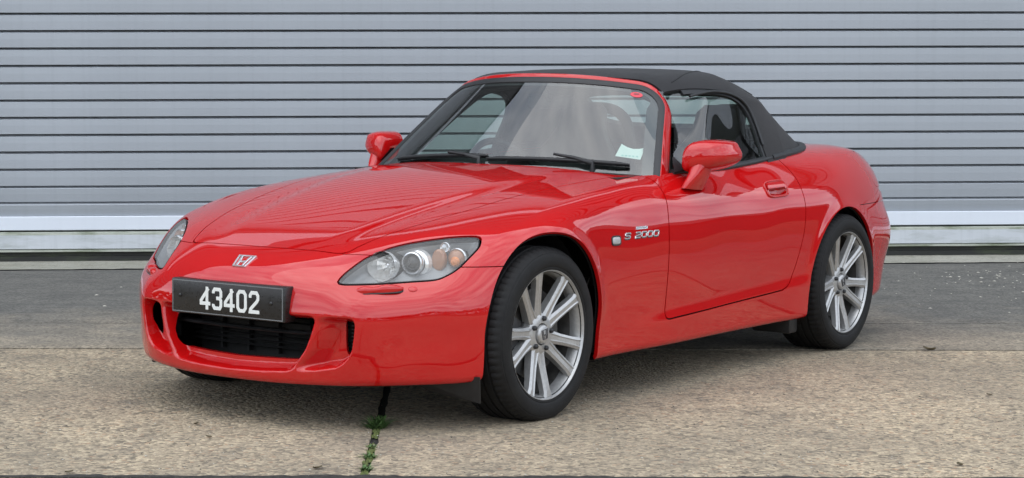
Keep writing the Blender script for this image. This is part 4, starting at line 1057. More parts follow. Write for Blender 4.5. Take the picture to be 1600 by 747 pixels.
# ------------------------------------------------------------------ badges, side markers
def surf_frame(P, n, side_dir):
    n = Vector(n).normalized(); ex = Vector(side_dir); ex = (ex - n * ex.dot(n)).normalized(); ey = n.cross(ex); return Vector(P), ex, ey, n
p, n = body_on(.665, 0, .57, 2); o, ex, ey, ez = surf_frame(p, n, (0, 1, 0))
bm = bmesh.new(); h_mark(bm, o + ez * .001, ex * 1.25, ey, ez, .056, .0035, .0050); bm_obj('nose_emblem', bm, 'chrome', car, 30)
GLY = {'S': [(.030, .0185), (.027, .022), (.008, .022), (.003, .018), (.003, .0145), (.008, .0115), (.024, .0115), (.029, .0085), (.029, .004), (.024, 0), (.004, 0), (.001, .004)],
       '2': [(.001, .018), (.006, .022), (.024, .022), (.028, .018), (.028, .015), (.024, .0115), (.007, .0085), (.001, .004), (.001, 0), (.028, 0)],
       '0': [(.001, .005), (.001, .017), (.006, .022), (.024, .022), (.028, .017), (.028, .005), (.024, 0), (.006, 0)]}
for s in (1, -1):
    def place(x, z): return body_on(x, .85 * s, z, 1)
    p, n = place(-.63, .622)
    o, ex, ey, ez = surf_frame(p, n, (-s, 0, 0)); badge = None
    xoff = .122
    for i, ch in enumerate('S2000'):
        bm = bmesh.new(); x0 = -xoff + (0 if i == 0 else .078 + (i - 1) * .0425); sc = 1.35 if ch == 'S' else 1.22
        pp, n2 = place(-.63 - s * (-1 if s < 0 else 1) * 0 - (x0 + .017) * 1.0, .622 - .0095)
        oo, ex2, ey2, ez2 = surf_frame(pp, n2, (-s if s > 0 else s, 0, 0)) if s > 0 else surf_frame(pp, n2, (1, 0, 0))
        stroke(bm, [((a * sc + c * .35 - .017), c * .90) for a, c in GLY[ch]], .0052, .0035, oo, ex2, ey2, ez2, closed=(ch == '0'))
        g_ = bm_obj('badge_letter', bm, 'chrome', car, 20)
        bm = bmesh.new(); stroke(bm, [((a * sc + c * .35 - .0165), c * .90 - .0016) for a, c in GLY[ch]], .0078, .0014, oo, ex2, ey2, ez2, closed=(ch == '0')); bm_obj('letter_backing', bm, 'badge_dark', g_)
    pp, n2 = place(-.637, .648); oo, ex2, ey2, ez2 = surf_frame(pp, n2, (-1, 0, 0) if s > 0 else (1, 0, 0))
    bm = bmesh.new(); stroke(bm, [(-.040, 0), (.040, 0)], .0115, .003, oo, ex2, ey2, ez2); pill = bm_obj('side_badge', bm, 'chrome', car, 30)
    bm = bmesh.new()
    for k in range(7): stroke(bm, [(-.034 + k * .010, -.002), (-.028 + k * .010, .002)], .003, .0034, oo, ex2, ey2, ez2)
    t_ = bm_obj('badge_relief', bm, 'badge_dark', pill); t_['kind'] = 'stuff'
    # side marker lamp
    pp, n2 = place(-.445, .610); oo, ex2, ey2, ez2 = surf_frame(pp, n2, (-1, 0, 0) if s > 0 else (1, 0, 0))
    bm = bmesh.new(); bmesh.ops.create_uvsphere(bm, u_segments=24, v_segments=14, radius=1)
    for v in bm.verts:
        a, c, d = v.co; f_ = lambda t: math.copysign(abs(t) ** .55, t); v.co = oo + ex2 * f_(a) * .031 + ey2 * f_(c) * .0150 + ez2 * d * .008
    mk = bm_obj('side_marker_lamp', bm, 'marker_lens', car, 60)
    bm = bmesh.new(); pr = [(math.copysign(abs(math.cos(t)) ** .5, math.cos(t)) * .0325, math.copysign(abs(math.sin(t)) ** .5, math.sin(t)) * .0165) for t in np.linspace(0, 2 * math.pi, 32, endpoint=False)]
    stroke(bm, pr, .005, .004, oo, ex2, ey2, ez2, closed=True); bm_obj('marker_gasket', bm, 'rubber_trim', mk)

# ------------------------------------------------------------------ door handles and mirrors
for s in (1, -1):
    pp, n2 = body_on(-1.765, .85 * s, .755, 1); oo, ex, ey, ez = surf_frame(pp, n2, (-1, 0, 0) if s > 0 else (1, 0, 0))
    rr = lambda hw_, hh, k=.5: [(math.copysign(abs(math.cos(t)) ** k, math.cos(t)) * hw_, math.copysign(abs(math.sin(t)) ** k, math.sin(t)) * hh) for t in np.linspace(0, 2 * math.pi, 40, endpoint=False)]
    sg = 1 if s > 0 else -1
    bm = bmesh.new(); stroke(bm, rr(.088, .037), .008, .005, oo, ex, ey, ez, closed=True, bevel=.5); hd = bm_obj('door_handle', bm, PAINT, door_obj[s], 60)
    # recess: dark-bottomed bowl under the flap
    V = []; F = []; ou = rr(.083, .033)
    for k, (sc_, dp) in enumerate([(1, .0015), (.97, .0018), (.95, .0016), (.93, .0010)]):
        for a, c in ou: V.append(oo + ex * a * sc_ + ey * c * sc_ + ez * dp)
    nn = len(ou)
    for r in range(3):
        for i in range(nn): F.append((r * nn + i, r * nn + (i + 1) % nn, (r + 1) * nn + (i + 1) % nn, (r + 1) * nn + i))
    mesh_np('handle_plate', V, F, PAINT, hd, smooth=True)
    bm = bmesh.new()
    sweep(bm, [(oo + ex * a, ey, ez) for a in (-.080, -.074, .040, .062)], [(-.001, .003), (.0, .011), (.014, .013), (.027, .010), (.031, .002)]); bmesh.ops.recalc_face_normals(bm, faces=bm.faces); bm_obj('handle_flap', bm, PAINT, hd, 40)
    ou2 = [(a - .006, c - .011) for a, c in rr(.072, .0215, .6)]; V = []; F = []; n2_ = len(ou2)
    for sc_, dp in ((1.04, .003), (1.0, -.004), (.90, -.020), (.70, -.026)):
        for a, c in ou2: V.append(oo + ex * ((a + .006) * sc_ - .006) + ey * ((c + .011) * sc_ - .011) + ez * dp)
    for r in range(3):
        for i in range(n2_): F.append((r * n2_ + i, r * n2_ + (i + 1) % n2_, (r + 1) * n2_ + (i + 1) % n2_, (r + 1) * n2_ + i))
    F.append(tuple(3 * n2_ + i for i in range(n2_)))
    mesh_np('handle_pocket', V, F, PAINT, hd, smooth=True)
    bm = bmesh.new(); bmesh.ops.create_cone(bm, cap_ends=True, segments=18, radius1=.010, radius2=.009, depth=.006, matrix=Matrix.Translation(oo + ex * .070 + ey * .004 + ez * .004) @ ez.to_track_quat('Z', 'Y').to_matrix().to_4x4()); bm_obj('lock', bm, PAINT, hd, 40)
    # mirror housing
    O = [(.755, .858), (.755, .900), (.763, .936), (.782, .960), (.81, .971), (.855, .973), (.902, .964), (.916, .944), (.927, .920), (.925, .900), (.910, .881), (.875, .862), (.82, .847), (.775, .841)]
    OC = crom([(a, c) for a, c in O], 4); cen = np.array([.815, .905]); V = []; F = []; no = len(OC)
    lev = [(-1.215, .97), (-1.205, 1.0), (-1.15, 1.0), (-1.115, .985), (-1.09, .94), (-1.072, .86), (-1.06, .74), (-1.052, .56), (-1.047, .30), (-1.046, .001)]
    for x, k in lev:
        for a, c in OC:
            yq = cen[0] + (a - cen[0]) * k; zq = cen[1] + (c - cen[1]) * k; V.append((x - .38 * (yq - .80), s * yq, zq))
    for r in range(len(lev) - 1):
        for i in range(no): F.append((r * no + i, r * no + (i + 1) % no, (r + 1) * no + (i + 1) % no, (r + 1) * no + i))
    bm = bmesh.new(); vs_ = [bm.verts.new(v) for v in V]
    for f in F: bm.faces.new([vs_[i] for i in f])
    bmesh.ops.recalc_face_normals(bm, faces=bm.faces); mh = bm_obj('wing_mirror', bm, PAINT, car, 32)
    V = [((-1.212 - .38 * (a - .80)), s * (cen[0] + (a - cen[0]) * .965), cen[1] + (c - cen[1]) * .965) for a, c in OC]; mesh_np('mirror_glass', V, [tuple(range(no))], 'reflector', mh)
    bm = bmesh.new(); rings = []
    for (x, y, z, dx, dy, dz) in ((-1.085, .795, .775, .072, .022, .0), (-1.085, .808, .800, .066, .026, .0), (-1.10, .818, .835, .058, .03, 0), (-1.115, .820, .865, .055, .034, 0), (-1.12, .82, .885, .05, .034, 0)):
        rings.append([bm.verts.new((x + dx * math.copysign(abs(math.cos(t)) ** .7, math.cos(t)), s * (y + dy * math.copysign(abs(math.sin(t)) ** .7, math.sin(t))), z + .10 * dx * math.cos(t))) for t in np.linspace(0, 2 * math.pi, 28, endpoint=False)])
    for i in range(len(rings) - 1):
        for k in range(28): bm.faces.new((rings[i][k], rings[i][(k + 1) % 28], rings[i + 1][(k + 1) % 28], rings[i + 1][k]))
    bmesh.ops.recalc_face_normals(bm, faces=bm.faces); bm_obj('mirror_foot', bm, PAINT, mh, 50)
    # black sail panel at the front corner of the side glass
    mesh_np('sail_panel', [(-1.02, s * .752, .845), (-1.13, s * .745, .853), (-1.075, s * .715, .905), (-1.055, s * .72, .90)], [(0, 1, 2, 3)], 'black_plastic', door_obj[s])

# ------------------------------------------------------------------ the place: ground, shutter, building
def gz(x, y):                                   # the apron falls slightly to the left along the building
    return 0.0134 * x * ss((np.asarray(y, float) - 9.0) / 3.4)
def concrete(name, tan, dark, scale=1.0, agg=1.0, pat=.5):
    b = NB(name); g = b.n('ShaderNodeNewGeometry').outputs['Position']
    big = b.noise(g, 1.1, 6, .62, .5); mid = b.noise(g, 6.0, 6, .65); fine = b.noise(g, 120.0, 3, .6)
    vo = b.n('ShaderNodeTexVoronoi'); vo.inputs['Scale'].default_value = 70.0; b.l(g, vo.inputs['Vector'])
    vo2 = b.n('ShaderNodeTexVoronoi'); vo2.inputs['Scale'].default_value = 150.0; b.l(g, vo2.inputs['Vector'])
    stone = b.n('ShaderNodeSeparateColor'); b.l(vo.outputs['Color'], stone.inputs['Color'])
    stone2 = b.n('ShaderNodeSeparateColor'); b.l(vo2.outputs['Color'], stone2.inputs['Color'])
    pebble = b.ramp(stone.outputs['Red'], [(0.0, tuple(.22 * c for c in tan)), (0.18, tuple(.55 * c for c in tan)), (0.45, tuple(1.0 * c for c in tan)), (0.75, tuple(1.35 * c for c in tan)), (0.93, (tan[0] * 1.85, tan[1] * 1.85, tan[2] * 1.8)), (1.0, (.36, .19, .10))])
    sand = b.ramp(stone2.outputs['Green'], [(0.0, tuple(.45 * c for c in tan)), (1.0, tuple(1.35 * c for c in tan))])
    base = b.mix(b.ramp(mid, [(.38, 0.45), (.60, 0.95)]), sand, pebble)
    base = b.mix(agg, tan, base)
    base = b.mix(b.ramp(big, [(.35, 0.0), (.70, pat)]), base, dark)
    base = b.mix(b.ramp(mid, [(.48, 0.0), (.72, .65)]), base, dark)
    base = b.mix(b.ramp(fine, [(.25, .55), (.5, 0.0)]), base, tuple(.35 * c for c in dark))
    b.l(base, b.b.inputs['Base Color']); b.set(Roughness=0.88)
    hgt = b.n('ShaderNodeMath', operation='MULTIPLY_ADD'); b.l(vo.outputs['Distance'], hgt.inputs[0]); hgt.inputs[1].default_value = -1.2 * agg; b.l(fine, hgt.inputs[2])
    b.bump(hgt.outputs[0], .75, .006); M[name] = b.m
concrete('aggregate_concrete', (.425, .345, .238), (.165, .143, .110), agg=1.0, pat=.62)
concrete('dark_concrete', (.15, .142, .125), (.06, .060, .056), agg=.35, pat=.75)
concrete('pale_concrete', (.40, .385, .33), (.20, .20, .15), agg=.3, pat=.6)
concrete('far_ground', (.060, .070, .034), (.035, .042, .022), agg=.3)
# the rear slab: clean aggregate near the joint, grime washed down from the shutter beyond an uneven tide line
def tide():
    b = NB('stained_concrete'); g = b.n('ShaderNodeNewGeometry').outputs['Position']
    sp = b.n('ShaderNodeSeparateXYZ'); b.l(g, sp.inputs[0])
    def layer(tan, dark):
        vo = b.n('ShaderNodeTexVoronoi'); vo.inputs['Scale'].default_value = 85.0; b.l(g, vo.inputs['Vector']); st = b.n('ShaderNodeSeparateColor'); b.l(vo.outputs['Color'], st.inputs['Color'])
        c = b.ramp(st.outputs['Red'], [(0, tuple(.55 * q for q in tan)), (.5, tan), (1, tuple(1.4 * q for q in tan))])
        c = b.mix(b.ramp(b.noise(g, 5, 6, .65), [(.42, 0.0), (.75, .7)]), c, dark); return b.mix(b.ramp(b.noise(g, 120, 3), [(.25, .5), (.5, 0.0)]), c, tuple(.4 * q for q in dark))
    near = layer((.30, .255, .19), (.13, .118, .098)); far = layer((.135, .130, .115), (.062, .062, .058))
    a = b.n('ShaderNodeMath', operation='MULTIPLY_ADD'); b.l(sp.outputs['X'], a.inputs[0]); a.inputs[1].default_value = -.070; b.l(sp.outputs['Y'], a.inputs[2])
    nzv = b.noise(g, 1.3, 8, .68, .5); a2 = b.n('ShaderNodeMath', operation='MULTIPLY_ADD'); b.l(nzv, a2.inputs[0]); a2.inputs[1].default_value = 2.6; b.l(a.outputs[0], a2.inputs[2])
    mr = b.n('ShaderNodeMapRange'); mr.inputs['From Min'].default_value = 9.9; mr.inputs['From Max'].default_value = 11.3; b.l(a2.outputs[0], mr.inputs['Value'])
    c = b.mix(mr.outputs['Result'], near, far)
    sc = b.obj_co((1.0, 6.0, 1)); c = b.mix(b.ramp(b.noise(sc, 1.2, 5, .7), [(.52, 0.0), (.78, .55)]), c, (.20, .19, .165))
    b.l(c, b.b.inputs['Base Color']); b.set(Roughness=.85); b.bump(b.noise(g, 110, 4), .6, .006); M['stained_concrete'] = b.m
tide()
b = NB('joint_filler'); g = b.n('ShaderNodeNewGeometry').outputs['Position']; f = b.noise(g, 60, 5)
b.l(b.ramp(f, [(.35, (.012, .012, .012)), (.7, (.045, .042, .036))]), b.b.inputs['Base Color']); b.set(Roughness=.9); b.bump(f, .8, .01); M['joint_filler'] = b.m

ground = mesh_np('ground', [(-400, -400, -.16), (400, -400, -.16), (400, 400, -.16), (-400, 400, -.16)], [(0, 1, 2, 3)], 'far_ground', kind='structure')
def slab(poly_fn, nx, ny, mat, gap=0.012, z0=0.0, jag=.0015):
    """a cast concrete slab with slightly broken edges; poly_fn(u, v) -> x, y over 0..1"""
    V = []; F = []
    for i in range(nx + 1):
        for k in range(ny + 1):
            x, y = poly_fn(i / nx, k / ny); e = (i in (0, nx)) or (k in (0, ny))
            if e: x += RNG.normal() * jag; y += RNG.normal() * jag
            V.append((x, y, z0 + float(gz(x, y)) - (.004 if e else 0)))
    W_ = ny + 1
    for i in range(nx):
        for k in range(ny): F.append((i * W_ + k, (i + 1) * W_ + k, (i + 1) * W_ + k + 1, i * W_ + k + 1))
    rim = [i * W_ for i in range(nx + 1)] + [nx * W_ + k for k in range(1, ny + 1)] + [i * W_ + ny for i in range(nx - 1, -1, -1)] + [k for k in range(ny - 1, 0, -1)]
    n0 = len(V)
    for r in rim: V.append((V[r][0], V[r][1], V[r][2] - .12))
    for a in range(len(rim)): F.append((rim[a], n0 + a, n0 + (a + 1) % len(rim), rim[(a + 1) % len(rim)]))
    return mesh_np('concrete_slab', V, F, mat, ground, smooth=False)
J1 = lambda x: 5.636 + .038 * x                  # joint at the bottom edge of the picture
J2 = lambda x: 8.507 + .063 * x                  # joint behind the car
J3 = lambda x: 9.46 + .075 * x                   # faint joint
J4 = lambda x: 12.53 + .050 * x                  # edge of the threshold
def quad_slab(xa, xb, ya, yb, mat, nx, ny, g=(.006, .006), jag=.0015, xa2=None, xb2=None):
    xa2 = xa if xa2 is None else xa2; xb2 = xb if xb2 is None else xb2
    def fn(u, v):
        x0 = xa + (xa2 - xa) * v; x1 = xb + (xb2 - xb) * v; x = x0 + (x1 - x0) * u; return x, ya(x) + g[0] + (yb(x) - g[1] - ya(x) - g[0]) * v
    slab(fn, nx, ny, mat, jag=jag)
CR0, CR1 = -.437, -.512                          # the weedy joint runs from J1 to J2
quad_slab(-6, CR0 - .013, J1, J2, 'aggregate_concrete', 120, 60, (.012, .018), .0025, xb2=CR1 - .017)
quad_slab(CR0 + .013, 4.6, J1, J2, 'aggregate_concrete', 110, 60, (.012, .018), .0025, xa2=CR1 + .017)
quad_slab(4.61, 7, J1, J2, 'aggregate_concrete', 40, 20, (.012, .005))
quad_slab(-6, 7, J2, J3, 'stained_concrete', 120, 16, (.018, .008), .003)
quad_slab(-6, 7, J3, J4, 'stained_concrete', 120, 34, (.008, .001), .004)
J0 = lambda x: 1.5 + .03 * x
quad_slab(-6, CR0 - .2, J0, J1, 'aggregate_concrete', 80, 40, (.01, .012), .003)
quad_slab(CR0 - .18, 7, J0, J1, 'aggregate_concrete', 120, 40, (.01, .012), .003)
JM = lambda x: -2.6 + .03 * x
quad_slab(-6, 7, JM, J0, 'aggregate_concrete', 40, 10)
# soil and sealant in the joints: a sheet just below the slab tops
V = []; F = []; xs_ = np.linspace(-6, 7, 60); ys_ = np.linspace(-2.8, 12.6, 60)
for x in xs_:
    for y in ys_: V.append((x, y + .045 * x, float(gz(x, y)) - .014))
for i in range(59):
    for k in range(59): F.append((i * 60 + k, (i + 1) * 60 + k, (i + 1) * 60 + k + 1, i * 60 + k + 1))
mesh_np('joint_filling', V, F, 'joint_filler', ground)
# rough tarmac lip at the very bottom of the picture
V = []; F = []
xs_ = np.linspace(-2.2, 2.2, 160)
for i, x in enumerate(xs_):
    w_ = .010 + .010 * math.sin(x * 9.1) + .006 * RNG.normal(); w_ = max(w_, .004); V += [(x, J1(x) - .03, .004), (x, J1(x) + w_, .0035)]
for i in range(159): F.append((2 * i, 2 * i + 2, 2 * i + 3, 2 * i + 1))
mesh_np('joint_sealant', V, F, 'joint_filler', ground)
# pale threshold strip in front of the shutter
def fn(u, v):
    x = -6 + 13 * u; y0 = J4(x) + .002; y1 = 13.0 + .044 * x + .06; return x, y0 + (y1 - y0) * v
V = []; F = []; nx, ny = 150, 8
for i in range(nx + 1):
    for k in range(ny + 1):
        x, y = fn(i / nx, k / ny); V.append((x, y + (RNG.normal() * .006 if k == 0 else 0), float(gz(x, y)) + .003 + .014 * (k / ny) ** 2 + RNG.normal() * .0006))
for i in range(nx):
    for k in range(ny): F.append((i * 9 + k, i * 9 + 9 + k, i * 9 + 10 + k, i * 9 + k + 1))
mesh_np('threshold', V, F, 'pale_concrete', kind='structure')

# ---- shutter
def shutter_paint(name, col, var, rough, streak=.5, metal=0.0, moss=0.0):
    b = NB(name); co = b.obj_co((.6, 1, 1)); st = b.obj_co((2.2, .3, .12)); 
    a = b.noise(co, 1.3, 5, .6); s2 = b.noise(st, 9, 4, .6)
    c = b.ramp(a, [(.3, tuple(x * (1 - var) for x in col)), (.7, tuple(x * (1 + var) for x in col))])
    c = b.mix(b.ramp(s2, [(.5, 0.0), (.85, streak)]), c, tuple(x * .72 for x in col))
    if moss:
        mco = b.obj_co((1, 1, 6)); mf = b.noise(mco, 2.5, 6, .7); c = b.mix(b.ramp(mf, [(.48, 0.0), (.68, moss)]), c, (.10, .13, .055))
    b.l(c, b.b.inputs['Base Color']); b.set(Roughness=rough, Metallic=metal); b.l(b.ramp(a, [(.3, rough - .06), (.7, rough + .08)]), b.b.inputs['Roughness'])
    b.bump(b.noise(b.obj_co((1, 1, 1)), 2.0, 3), .06, .01)
    M[name] = b.m
shutter_paint('shutter_grey', (.375, .402, .432), .05, .34, .3)
shutter_paint('shutter_rail', (.70, .745, .81), .03, .35, .15)
shutter_paint('sill_metal', (.56, .59, .62), .06, .38, .5, moss=.3)
shutter_paint('sill_lip', (.42, .44, .38), .10, .5, .6, moss=.9)
shutter_paint('rubber_seal', (.022, .023, .021), .3, .7, .3, moss=.35)
shutter_paint('cladding', (.11, .115, .125), .08, .5, .35)
shutter_paint('dark_cladding', (.045, .048, .05), .08, .6, .3)
DOOR_B, DOOR_T, DOOR_D = .044, .0134, 13.0
def door_matrix():
    dx = Vector((math.cos(DOOR_B), math.sin(DOOR_B), DOOR_T)).normalized(); dy = Vector((-math.sin(DOOR_B), math.cos(DOOR_B), 0)); dz = dx.cross(dy)
    return Matrix(((dx.x, dy.x, dz.x, 0), (dx.y, dy.y, dz.y, DOOR_D), (dx.z, dy.z, dz.z, 0), (0, 0, 0, 1)))
DX0, DX1 = -8.0, 8.6
shutter = empty('roller_shutter', label='wide grey metal roller shutter of horizontal slats closed behind the red car', category='shutter')
shutter.matrix_world = door_matrix()
def slat_mesh(h):
    # back is +y; face at y = 0; the top of every slat leans back into the hook of the one above
    pr = [(.050, .003), (.040, .0), (.003, .0), (.0, .002), (-.0012, h * .5), (.0, h - .0185), (.003, h - .0165), (.012, h - .0155), (.040, h - .0145), (.046, h - .004), (.052, h - .002)]
    V = []; F = []
    nx = 10
    for i in range(nx + 1):
        x = DX0 + (DX1 - DX0) * i / nx
        V += [(x, a, c) for a, c in pr]
    n = len(pr)
    for i in range(nx):
        for k in range(n - 1): F.append((i * n + k, (i + 1) * n + k, (i + 1) * n + k + 1, i * n + k + 1))
    return V, F
def slat(h, z, me=None, mat='shutter_grey'):
    if me is None:
        V, F = slat_mesh(h); o = mesh_np('slat', V, F, mat, shutter)
    else: o = link(bpy.data.objects.new('slat', me), shutter)
    o.location = (0, RNG.normal() * .0006, z); return o
z = .3196
for h, tilt in ((.096, 13), (.110, 7), (.1175, 2)):
    o = slat(h, z); o.rotation_euler = (R(tilt), 0, 0); o.location.y += .5 * h * math.tan(R(tilt)); z += h     # the lowest slats hang a little out of true
s0 = slat(.1167, z); z += .1167; NS = 1
while z < 4.25: slat(.1167, z, s0.data); z += .1167
SH_TOP = z
def bar(name, prof, mat, parent, x0=DX0, x1=DX1, nx=40, wob=0.0):
    V = []; F = []; n = len(prof)
    for i in range(nx + 1):
        x = x0 + (x1 - x0) * i / nx; V += [(x, a, c + wob * RNG.normal()) for a, c in prof]
    for i in range(nx):
        for k in range(n - 1): F.append((i * n + k, (i + 1) * n + k, (i + 1) * n + k + 1, i * n + k + 1))
    return mesh_np(name, V, F, mat, parent)
bar('bottom_rail', [(.03, .2235), (-.006, .2235), (-.010, .2275), (-.010, .314), (-.006, .3185), (.03, .3195)], 'shutter_rail', shutter)
sill = empty('door_sill', label='pale stepped metal sill with green stains under the grey shutter', category='sill'); sill.matrix_world = door_matrix()
bar('sill_cap', [(.03, .2135), (-.012, .2120), (-.024, .207), (-.024, .1985), (-.030, .1965), (-.030, .193)], 'sill_lip', sill, wob=.0004)
bar('sill_face', [(-.028, .195), (-.030, .1925), (-.030, .0995), (-.024, .0965)], 'sill_metal', sill)
bar('sill_foot', [(-.024, .0965), (-.010, .0955), (-.034, .090), (-.034, .079), (-.010, .0775)], 'sill_lip', sill, wob=.0008)
bar('weather_seal', [(-.010, .0775), (-.004, .075), (-.004, .050), (-.012, .046), (-.012, .014), (-.02, -.02)], 'rubber_seal', sill)

# ---- the building that carries the shutter: ribbed cladding with a sloping verge
bld = empty('warehouse', label='tall grey clad warehouse front around the roller shutter', category='building'); bld.matrix_world = door_matrix()
BX0, BX1 = -16.0, 9.25
def roof_z(x): return 7.6 - .10 * abs(x + 2)
pn = []
def clad(x0, x1, z0, z1):
    k = 0; z = z0
    while z < z1 - .02:
        zt = min(z + .42, z1)
        V = [(x0, -.02, z + .012), (x1, -.02, z + .012), (x1, -.06, z + .03), (x0, -.06, z + .03), (x0, -.06, zt - .10), (x1, -.06, zt - .10), (x0, .03, zt - .05), (x1, .03, zt - .05)]
        mesh_np('cladding_panel', V, [(0, 1, 2, 3), (3, 2, 5, 4), (4, 5, 7, 6)], 'cladding', bld); z = zt
clad(BX0, DX0 - .05, .05, SH_TOP); clad(DX1 + .05, BX1, .05, SH_TOP); clad(BX0, BX1, SH_TOP + .25, 12.0)
bar('shutter_housing', [(.2, SH_TOP - .02), (-.25, SH_TOP - .02), (-.25, SH_TOP + .24), (.2, SH_TOP + .26)], 'shutter_rail', bld, DX0 - .2, DX1 + .2, 2)
mesh_np('wall', [(BX0, .05, -.2), (BX1, .05, -.2), (BX1, .05, 12.0), (BX0, .05, 12.0), (BX0, 18, -.2), (BX1, 18, -.2), (BX1, 18, 12.0), (BX0, 18, 12.0)], [(0, 1, 2, 3), (4, 7, 6, 5), (0, 3, 7, 4), (1, 5, 6, 2)], 'cladding', bld)
mesh_np('roof', [(BX0 - .2, -.2, 12.0), (BX1 + .2, -.2, 12.0), (BX1 + .2, 9, 13.4), (BX0 - .2, 9, 13.4), (BX1 + .2, 18.2, 12.0), (BX0 - .2, 18.2, 12.0)], [(0, 1, 2, 3), (3, 2, 4, 5)], 'cladding', bld)

# ---- far trees seen only in reflections: a low wood across the field behind and beside the apron
b = NB('wood_leaves'); g = b.n('ShaderNodeNewGeometry').outputs['Position']; f = b.noise(g, .8, 6, .7)
b.l(b.ramp(f, [(.3, (.030, .045, .018)), (.7, (.085, .11, .045))]), b.b.inputs['Base Color']); b.set(Roughness=.9); M['wood_leaves'] = b.m
V = []; F = []
for i in range(2600):
    a = R(96) + R(206) * RNG.random(); d = 70 + 14 * RNG.random(); hgt = 6.2 + .5 * math.sin(a * 9) + .4 * math.sin(a * 23); z = hgt * RNG.random() ** .7; r_ = .8 + .9 * RNG.random()
    c = np.array([d * math.sin(a), d * math.cos(a), z]); n0 = len(V)
    th = RNG.random(3) * 6.28
    for k in range(3):
        V.append(c + r_ * np.array([math.cos(th[0] + 2.1 * k), math.sin(th[1] + 2.1 * k), math.cos(th[2] + 2.1 * k) * .9]))
    F.append((n0, n0 + 1, n0 + 2))
mesh_np('far_wood', V, F, 'wood_leaves', kind='stuff', label='low dark wood across the field beyond the apron', category='wood')

# ---- weeds in the joint, leaves and grit on the concrete
simple('weed_green', (.075, .14, .038), .6, var=.3, scale=60)
simple('moss_green', (.10, .12, .035), .9, var=.35, scale=80)
simple('dead_leaf_brown', (.085, .065, .030), .7, var=.3, scale=60)
simple('grit_pale', (.45, .43, .37), .8)
simple('grit_dark', (.02, .02, .02), .8)
def blade_fn(V, F, base, ang, ln, wd, lean):
    d = np.array([math.cos(ang), math.sin(ang), 0]); p = np.array([-d[1], d[0], 0]); n0 = len(V)
    for t, w_ in ((0, .6), (.45, 1.0), (.8, .7), (1, .05)): 
        c = np.array(base) + d * ln * lean * t * (0.6 + .4 * t) + np.array([0, 0, ln * (t - .35 * lean * t * t)])
        V += [c - p * wd * w_ * .5, c + p * wd * w_ * .5]
    for k in range(3): F.append((n0 + 2 * k, n0 + 2 * k + 1, n0 + 2 * k + 3, n0 + 2 * k + 2))
def joint_x(y): return CR0 + (CR1 - CR0) * (y - 5.64) / (8.48 - 5.64)
for (y, rad, n_, ln, lab) in ((6.50, .045, 150, .055, 'largest green weed tuft in the slab joint, just ahead of the bumper shadow'),
                              (6.12, .016, 45, .022, 'small weed in the slab joint, second from the front of the picture'),
                              (5.95, .020, 70, .026, 'low yellowish weed in the slab joint between two smaller ones'),
                              (5.76, .018, 60, .026, 'low weed in the slab joint nearest the bottom edge of the photo')):
    V = []; F = []
    for i in range(n_):
        a = RNG.random() * 6.28; r_ = rad * RNG.random() ** .6
        blade_fn(V, F, (r_ * math.cos(a) * .65, r_ * math.sin(a) * 1.3, -.012), RNG.random() * 6.28, ln * (.45 + .75 * RNG.random()), .006, .5 + .9 * RNG.random())
    w_ = empty('weed', (joint_x(y), y, 0.0), label=lab, category='weed', group='weeds in the slab joint')
    mesh_np('leaves', V, F, 'weed_green', w_)
V = []; F = []
for i in range(190):
    y = (5.70, 5.93, 6.10, 6.40)[int(RNG.integers(4))] + RNG.normal() * .035; x = joint_x(y) + RNG.normal() * .007; r_ = .004 + .005 * RNG.random(); n0 = len(V)
    for k in range(5): V.append((x + r_ * math.cos(k * 1.2566), y + r_ * 1.4 * math.sin(k * 1.2566), -.009))
    V.append((x, y, -.004 + .006 * RNG.random()))
    for k in range(5): F.append((n0 + k, n0 + (k + 1) % 5, n0 + 5))
mesh_np('moss', V, F, 'moss_green', kind='stuff', label='moss clumps along the open slab joint', category='moss')
for (x, y, sz, lab) in ((1.906, 8.58, .035, 'dark curled leaf on the rear slab joint right of the back wheel'), (-1.084, 6.479, .014, 'tiny brown leaf below the left end of the bumper'),
                        (-1.0, 6.235, .012, 'dark speck of leaf on the concrete below the number plate'), (1.416, 5.894, .016, 'dark leaf near the bottom right of the concrete'),
                        (-.588, 5.735, .018, 'small brown leaf left of the weedy joint by the bottom edge'), (-1.325, 5.635, .014, 'blackish leaf at the bottom left of the photo'), (1.86, 7.30, .012, 'faint brown leaf at the far right of the concrete')):
    V = []; F = []
    for k, (t, w_) in enumerate(((-1, .05), (-.6, .45), (0, .62), (.5, .5), (1, .04))):
        z0 = .003 + .25 * sz * t * t
        V += [(t * sz, -w_ * sz, z0 + .18 * sz), (t * sz, 0, z0), (t * sz, w_ * sz, z0 + .25 * sz)]
    for k in range(4): F += [(3 * k, 3 * k + 1, 3 * k + 4, 3 * k + 3), (3 * k + 1, 3 * k + 2, 3 * k + 5, 3 * k + 4)]
    o = mesh_np('dead_leaf', V, F, 'dead_leaf_brown', label=lab, category='leaf', group='dead leaves on the concrete'); o.location = (x, y, float(gz(x, y))); o.rotation_euler = (0, 0, RNG.random() * 6.28)
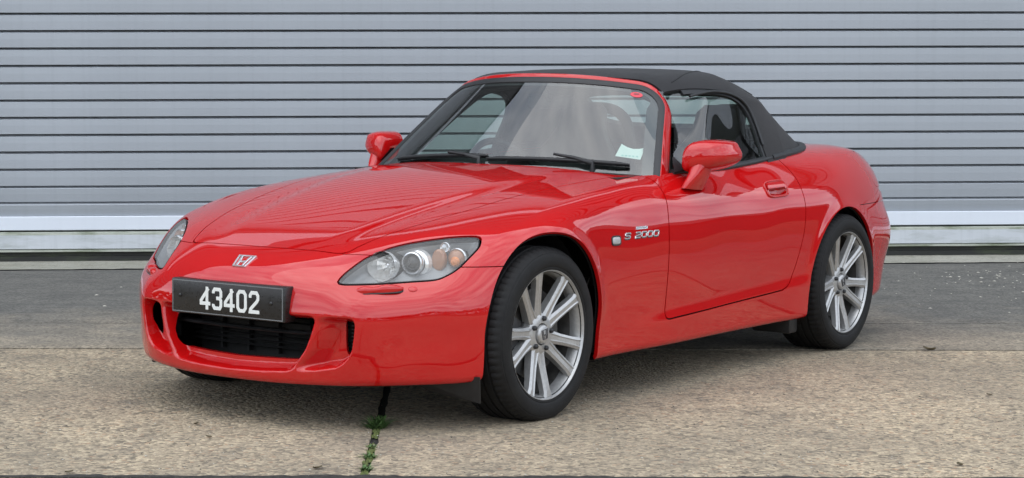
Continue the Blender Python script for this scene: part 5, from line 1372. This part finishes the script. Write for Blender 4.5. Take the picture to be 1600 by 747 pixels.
def scatter(name, pts, mat, lab, smin, smax):
    V = []; F = []
    for x, y in pts:
        n0 = len(V); r_ = smin + (smax - smin) * RNG.random() ** 2; z = float(gz(x, y)); th = RNG.random() * 6.28
        for k in range(5): 
            q = r_ * (.6 + .6 * RNG.random()); V.append((x + q * math.cos(th + k * 1.2566), y + q * math.sin(th + k * 1.2566), z + .001 + .0015 * RNG.random()))
        V.append((x, y, z + .003 + r_ * .25))
        for k in range(5): F.append((n0 + k, n0 + (k + 1) % 5, n0 + 5))
    mesh_np(name, V, F, mat, kind='stuff', label=lab, category='grit')
scatter('paint_flakes', [(3.0 + RNG.normal() * .33, 11.6 + RNG.normal() * .45) for _ in range(70)] + [(2.1 + RNG.random() * 1.6, 9.8 + RNG.random() * 2.6) for _ in range(40)] + [(-2.5 + RNG.random() * 1.0, 9.8 + RNG.random() * 1.9) for _ in range(8)], 'grit_pale', 'pale flakes lying on the dark concrete by the shutter', .005, .016)
scatter('grit', [(-1.7 + 3.6 * RNG.random(), 5.6 + 2.7 * RNG.random() ** 1.4) for _ in range(900)], 'grit_pale', 'pale loose grit on the concrete slabs', .0015, .0045)
scatter('dark_grit', [(-1.7 + 3.6 * RNG.random(), 5.6 + 2.7 * RNG.random() ** 1.2) for _ in range(420)], 'grit_dark', 'dark loose grit on the concrete slabs', .0015, .005)

reflection_shed = empty('reflection_shed', (56.0, 30.0, -.16), label='long low dark block out of view to the right, added for its reflection in the car', category='reflection_shed'); reflection_shed.rotation_euler = (0, 0, R(-62))  # unseen, added so that a straight dark edge reflects in the car side
V = [(-34, 0, 0), (34, 0, 0), (34, 9, 0), (-34, 9, 0), (-34, 0, 5.6), (34, 0, 5.6), (34, 9, 5.6), (-34, 9, 5.6)]
mesh_np('wall', V, [(0, 1, 5, 4), (1, 2, 6, 5), (2, 3, 7, 6), (3, 0, 4, 7)], 'dark_cladding', reflection_shed)
mesh_np('roof', [(-34.4, -.4, 5.5), (34.4, -.4, 5.5), (34.4, 4.5, 7.2), (-34.4, 4.5, 7.2), (34.4, 9.4, 5.5), (-34.4, 9.4, 5.5)], [(0, 1, 2, 3), (3, 2, 4, 5)], 'dark_cladding', reflection_shed)
